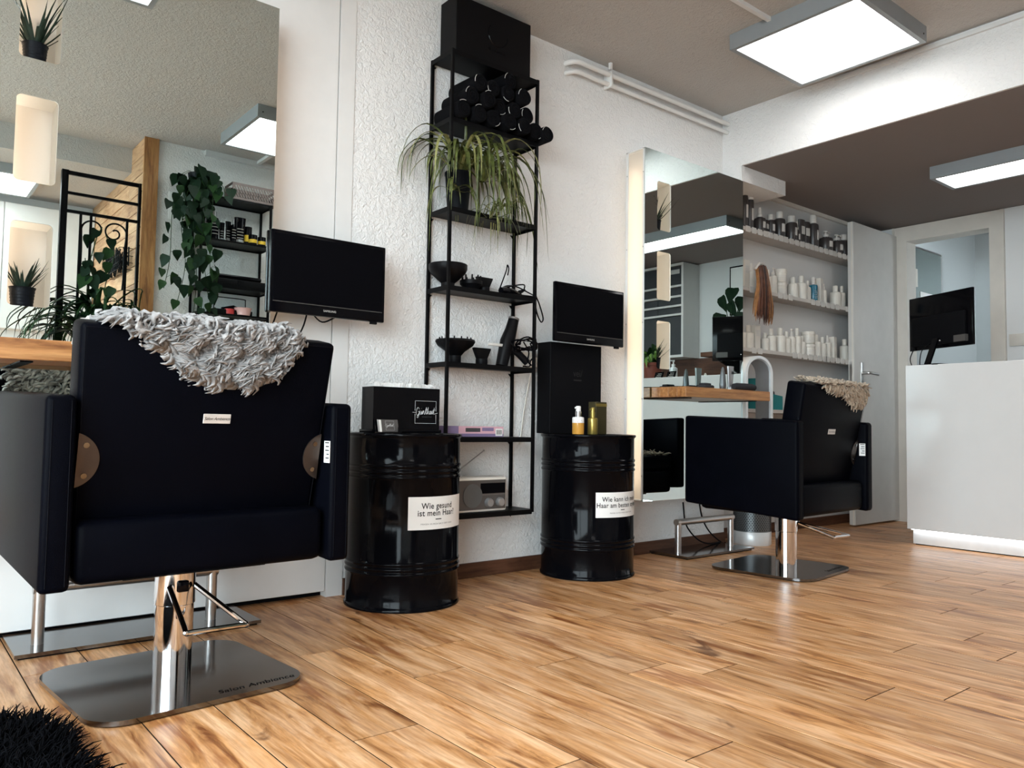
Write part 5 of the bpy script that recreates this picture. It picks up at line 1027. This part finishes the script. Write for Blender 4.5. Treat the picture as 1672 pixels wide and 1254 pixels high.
o = tag(MB().box((7.36, 2.02, 0.0), (7.54, 2.16, 1.36), bev=0.02).build('ironing_board', 'mesh_grey'), 'dark folded board leaning in the rear room beside the door frame', 'board')

# ================================================================== WHAT THE LEFT MIRROR SHOWS BEHIND THE CAMERA
rk = rack('wall_rack', 'black rack with black bottles seen in the left mirror', 1.600, 2.075, -0.145, 0.045, [2.130, 1.845, 1.538, 1.358, 0.95], 0.55, 2.132, p=0.014, th=0.012)
t = thing('fruit_crate', 'small brown folding crate on top of the mirrored rack', 'crate', (1.950, -0.04, 2.131))
q = MB()
for sy in (-0.075, 0.072): q.box((-0.15, sy, 0), (0.16, sy+0.003, 0.018)).box((-0.15, sy, 0.098), (0.16, sy+0.003, 0.115)).box((-0.15, sy, 0.018), (-0.135, sy+0.003, 0.098)).box((0.145, sy, 0.018), (0.16, sy+0.003, 0.098))
for sx in (-0.15, 0.157): q.box((sx, -0.075, 0), (sx+0.003, 0.075, 0.075)).box((sx, -0.075, 0.098), (sx+0.003, 0.075, 0.115))
q.box((-0.15, -0.075, 0), (0.16, 0.075, 0.003)); q.build('frame', 'crate', t, 0)
for sy in (-0.075, 0.072):
    for r_ in range(3):
        for k in range(15): MB().prism([(-0.128+0.0185*k, 0.020+0.027*r_), (-0.118+0.0185*k, 0.020+0.027*r_), (-0.130+0.0185*k, 0.044+0.027*r_), (-0.140+0.0185*k, 0.044+0.027*r_)], 1, sy, sy+0.003).build('slat', 'crate', t, 0)
def vine(parent, pts, R, size, mats, step=0.045, w=0.0022):
    P = smooth_path(pts, 8); MB().tube(P, w, 5).build('vine', 'leaf_mid', parent); acc = 0
    for a, b in zip(P, P[1:]):
        acc += (b-a).length
        if acc > step:
            acc = 0; s = R.choice((-1, 1)); q = b+Vector((s*R.uniform(0.012, 0.045), R.uniform(0.0, 0.035), R.uniform(-0.01, 0.03)))
            MB().tube([b, (b+q)/2+Vector((0, 0, 0.008)), q], 0.0012, 4).build('stem', 'leaf_mid', parent); heart(parent, q, size*R.uniform(0.75, 1.15), R, R.choice(mats), PI+R.uniform(-0.8, 0.8))
t = thing('trailing_philodendron', 'dark heart-leaved plant trailing from the top of the mirrored rack', 'potted plant', (1.600, -0.02, 2.131)); Rp = random.Random(17)
MB().lathe([(0, 0), (0.05, 0), (0.068, 0.12), (0.07, 0.13), (0.064, 0.13), (0.06, 0.11), (0, 0.11)], n=24).build('pot', 'pot_black', t)
for k in range(46):
    a = Rp.uniform(0, 2*PI); q = Vector((math.cos(a)*Rp.uniform(0.02, 0.12), abs(math.sin(a))*Rp.uniform(0.0, 0.13), Rp.uniform(-0.22, 0.16))); q.x -= 0.02
    MB().tube([(0, 0, 0.11), q*0.5+Vector((0, 0, 0.10)), q], 0.0015, 4).build('stem', 'leaf_mid', t); heart(t, q, 0.085*Rp.uniform(0.75, 1.2), Rp, 'leaf_dark', PI+Rp.uniform(-0.9, 0.9))
for pts in ([(0, .05, .1), (-.09, .10, .0), (-.13, .11, -.25), (-.10, .11, -.50), (-.15, .12, -.78)], [(0, .05, .1), (-.05, .12, .0), (-.06, .12, -.30), (-.03, .12, -.55), (-.04, .12, -.80)], [(0, .05, .1), (.02, .13, .0), (-.01, .13, -.30), (.03, .12, -.58), (.05, .12, -.70)],
            [(0, .05, .1), (-.10, .08, .05), (-.18, .09, -.15), (-.19, .10, -.46), (-.22, .10, -.66)], [(0, .05, .1), (-.03, .12, .02), (-.09, .12, -.20), (-.06, .12, -.40)], [(0, .05, .1), (.06, .11, .10), (.12, .12, .04), (.13, .12, -.04)], [(0, .05, .1), (.05, .12, .0), (.05, .12, -.4), (.06, .12, -.78)]):
    vine(t, pts, Rp, 0.072, ('leaf_dark', 'leaf_dark', 'leaf_mid'))
def barber_bottle(x, y, z, h, r, label, kind='b'):
    t = thing('bottle' if kind != 't' else 'tube', label, 'bottle' if kind != 't' else 'tube', (x, y, z), PI, 'grooming products on the mirrored rack')
    if kind == 'j': MB().lathe([(0, 0), (r, 0), (r, h*0.6), (r*1.05, h*0.6), (r*1.05, h), (0, h)], n=24).build('jar', 'gloss_black', t); MB().lathe([(r*1.005, h*0.15), (r*1.02, h*0.17), (r*1.02, h*0.5), (r*1.005, h*0.52)], n=24).build('label', 'yellow', t)
    elif kind == 't': MB().tube([(0, 0, 0.02), (0, 0, h*0.5), (0, 0, h)], [r*0.9, r, r*1.15], 18, flat=0.45).build('body', 'gloss_black', t); MB().cyl((0, 0, 0), (0, 0, 0.02), r*0.7, n=16).build('cap', 'silver_plastic', t)
    else:
        MB().lathe([(0, 0), (r, 0), (r, h*0.68), (r*0.85, h*0.76), (r*0.42, h*0.80), (r*0.42, h*0.82)], n=24).build('body', 'gloss_black', t); MB().lathe([(r*0.5, h*0.80), (r*0.5, h), (0, h)], n=18).build('cap', 'silver_plastic', t)
    if kind != 'j':
        for k in range(4):
            zz = h*(0.18+0.12*k); MB().tube([((r*1.01)*math.cos(a), (r*(1.01 if kind == 'b' else 0.5))*math.sin(a), zz) for a in [-2.2+1.3*i/5 for i in range(6)]], 0.0018, 4).build('print_line', 'bottle_label', t)
for i, (x, y, h, r, k, nm) in enumerate(((1.640, -0.02, .185, .030, 'b', 'leftmost tall black bottle with silver cap'), (1.700, 0.0, .185, .031, 'b', 'second tall black bottle with silver cap'), (1.765, -0.04, .13, .017, 't', 'thin black tube behind the bottles'), (1.800, -0.02, .14, .017, 't', 'second thin black tube'), (1.828, 0.0, .15, .020, 'b', 'slim black bottle'), (1.868, 0.01, .17, .034, 't', 'wide black tube'), (1.930, -0.01, .12, .026, 'j', 'tall black jar with gold label'), (1.955, 0.018, .065, .028, 'j', 'short black jar with gold label'), (2.020, 0.01, .060, .027, 'j', 'rightmost short black jar'))):
    barber_bottle(x, y, 1.846, h, r, nm+' on the mirrored rack', k)
t = thing('clipper_case', 'flat black tool case on the mirrored rack', 'case', (1.875, -0.05, 1.539)); MB().box((-0.17, -0.08, 0), (0.185, 0.08, 0.055), bev=0.004).build('lower_shell', 'soft_black', t); MB().box((-0.165, -0.075, 0.055), (0.15, 0.075, 0.085), bev=0.012, seg=3).build('lid', 'gloss_black', t); MB().box((-0.015, 0.08, 0.02), (0.025, 0.084, 0.05)).build('latch', 'matte_black', t, 0)
t = thing('tool_caddy', 'black caddy with a thin wire handle on the mirrored rack', 'caddy', (1.835, -0.04, 1.359)); MB().box((-0.13, -0.07, 0), (0.13, 0.07, 0.030), bev=0.003).build('tray', 'soft_black', t); MB().tube(smooth_path([(-0.105, 0, 0.02), (-0.105, 0, 0.10), (-0.095, 0, 0.115), (0.0, 0, 0.117), (0.095, 0, 0.115), (0.105, 0, 0.10), (0.105, 0, 0.02)], 4), 0.0035, 6).build('handle', 'black_metal', t); MB().tube([(-0.06, 0.02, 0.035), (0.02, 0.02, 0.05), (0.06, 0.02, 0.045)], [0.012, 0.018, 0.008], 10).build('clipper', 'gloss_black', t)
t = thing('pink_tub', 'pale pink tub at the front of the mirrored rack', 'tub', (1.905, 0.015, 1.359)); MB().lathe([(0, 0), (0.045, 0), (0.055, 0.045), (0.058, 0.048), (0, 0.048)], n=24).build('tub', 'pale_pink', t); t = thing('red_tin', 'small red tin beside the pink tub', 'tin', (1.815, 0.015, 1.359)); MB().lathe([(0, 0), (0.030, 0), (0.030, 0.026), (0.031, 0.027), (0.031, 0.034), (0, 0.034)], n=24).build('tin', 'red', t)
# planter with trellis
t = thing('planter', 'dark planter box below the black trellis', 'planter', (1.045, -0.22, 0)); m = MB().box((-0.24, -0.10, 0), (0.24, -0.085, 0.96)).box((-0.24, 0.085, 0), (0.24, 0.10, 0.96)).box((-0.24, -0.085, 0), (-0.225, 0.085, 0.96)).box((0.225, -0.085, 0), (0.24, 0.085, 0.96)); m.build('box', 'soft_black', t, 0); MB().box((-0.225, -0.085, 0.88), (0.225, 0.085, 0.92)).build('soil', 'soil', t, 0)
t = thing('trellis', 'black wrought iron trellis with scrolls seen in the left mirror', 'trellis', (0.842, -0.180, 0.92)); W = 0.462
MB().box((-0.006, -0.02, 0), (0.030, 0.02, 1.25)).build('post', 'black_metal', t, 0); MB().box((W-0.030, -0.014, 0), (W, 0.014, 1.25)).build('post', 'black_metal', t, 0)
for z, h in ((1.226, 0.024), (1.105, 0.017), (0.992, 0.018)): MB().box((0.030, -0.008, z), (W-0.022, 0.008, z+h)).build('rail', 'black_metal', t, 0)
for x in (0.108, 0.165, 0.372): MB().box((x-0.007, -0.007, 0), (x+0.007, 0.007, 0.995)).build('bar', 'black_metal', t, 0)
def spiral(cx, cz, r0, turns, a0, sgn):
    n = 34; return [(cx+sgn*r0*(1-0.80*i/n)*math.cos(a0+2*PI*turns*i/n), 0, cz+r0*(1-0.80*i/n)*math.sin(a0+2*PI*turns*i/n)) for i in range(n+1)]
MB().tube([(0.358, 0, 0.55)]+smooth_path([(0.362, 0, 0.62), (0.362, 0, 0.80)], 3)+spiral(0.300, 0.905, 0.072, 1.35, 0.0, 1), 0.0055, 6).build('scroll', 'black_metal', t); MB().tube([(0.118, 0, 0.60), (0.118, 0, 0.80)]+spiral(0.182, 0.905, 0.068, 1.1, 0.0, -1), 0.0055, 6).build('scroll', 'black_metal', t)
MB().tube(smooth_path([(0.17, 0.0, 0.62), (0.26, 0.0, 0.40), (0.36, 0.0, 0.12), (0.40, 0, 0.0)], 5), 0.0055, 6).build('brace', 'black_metal', t)
t = thing('dracaena', 'tall grassy plant growing behind the trellis', 'plant', (1.03, -0.20, 0.921)); arching(t, (0, 0.02, 0.12), 60, 61, (0.45, 0.85), (-0.25, 0.2), 0.55, 0.015, ('leaf_dark', 'leaf_mid', 'leaf_dark'), up=(0.7, 1.45), ymax=0.20, xmax=0.235); arching(t, (0.03, 0.03, 0.28), 40, 62, (0.35, 0.70), (-0.5, 0.2), 0.75, 0.013, ('leaf_dark', 'leaf_mid'), up=(0.3, 1.3), ymax=0.20, xmax=0.235); MB().cyl((0, 0.02, 0.0), (0.03, 0.03, 0.30), 0.016, 0.012, 10).build('trunk', 'stem_brown', t)
t = thing('climbing_philodendron', 'heart-leaved climber winding up the trellis', 'plant', (1.02, -0.20, 0.921)); Rc = random.Random(9)
for pts in ([(0, 0, 0), (.02, .03, .3), (-.02, .03, .6), (.02, .03, .85), (.05, .03, .93)], [(.03, 0, 0), (.10, .03, .3), (.08, .03, .55), (.12, .04, .75), (.07, .04, .88)], [(-.02, 0, 0), (-.06, .04, .3), (-.02, .04, .5), (-.04, .04, .72)], [(.02, 0, 0), (.0, .04, .25), (.05, .04, .45), (.0, .04, .66)], [(.05, .02, 0), (.14, .05, .15), (.2, .05, .28), (.24, .05, .2)], [(-.05, .02, 0), (-.1, .06, .1), (-.14, .07, .22), (-.13, .07, .08)]):
    vine(t, pts, Rc, 0.085, ('leaf_dark', 'leaf_dark', 'leaf_mid'), step=0.075, w=0.003)
# wire basket on the wood cladding
t = thing('wire_basket', 'dark wire basket of dried twigs on the wood cladding', 'basket', (1.289, -0.55, 1.63)); Rb = random.Random(6)
for z in (0.0, 0.045, 0.09, 0.14): MB().tube([(-0.002, -0.24, z), (-0.085, -0.24, z), (-0.085, 0.24, z), (-0.002, 0.24, z)], 0.002, 4).build('wire', 'black_metal', t)
for k in range(17): y = -0.24+0.03*k; MB().tube([(-0.004, y, 0), (-0.085, y, 0), (-0.085, y, 0.14)], 0.0016, 4).build('wire', 'black_metal', t)
for k in range(70): y = Rb.uniform(-.23, .2); MB().tube([(Rb.uniform(-.08, -.01), y, Rb.uniform(.0, .05)), (Rb.uniform(-.08, -.01), y+Rb.uniform(-.05, .05), Rb.uniform(.06, .18))], 0.0045, 4).build('twig', 'soft_black', t)
# alcove cupboard and wall plate
t = thing('alcove_cupboard', 'white flush cupboard in the alcove, left edge of the left mirror', 'cupboard', (0.30, -1.649, 1.30)); MB().box((-1.4, 0, 0), (0.985, 0.12, 0.93)).build('body', 'white_paint', t, 0)
for k in range(4): MB().box((-1.395+0.5955*k, 0.12, 0.004), (-0.805+0.5955*k, 0.136, 0.926), bev=0.001, seg=1).build('door', 'white_paint', t, 0)
t = thing('wall_plate', 'square clear plate on the wall beside the trailing plant', 'wall plate', (1.50, -0.149, 2.06)); MB().box((-0.05, 0, -0.09), (0.06, 0.006, 0.09), bev=0.002).build('plate', 'white_plastic', t); MB().cyl((0.04, 0.006, -0.08), (0.04, 0.010, -0.08), 0.006, n=10).build('screw', 'chrome', t)
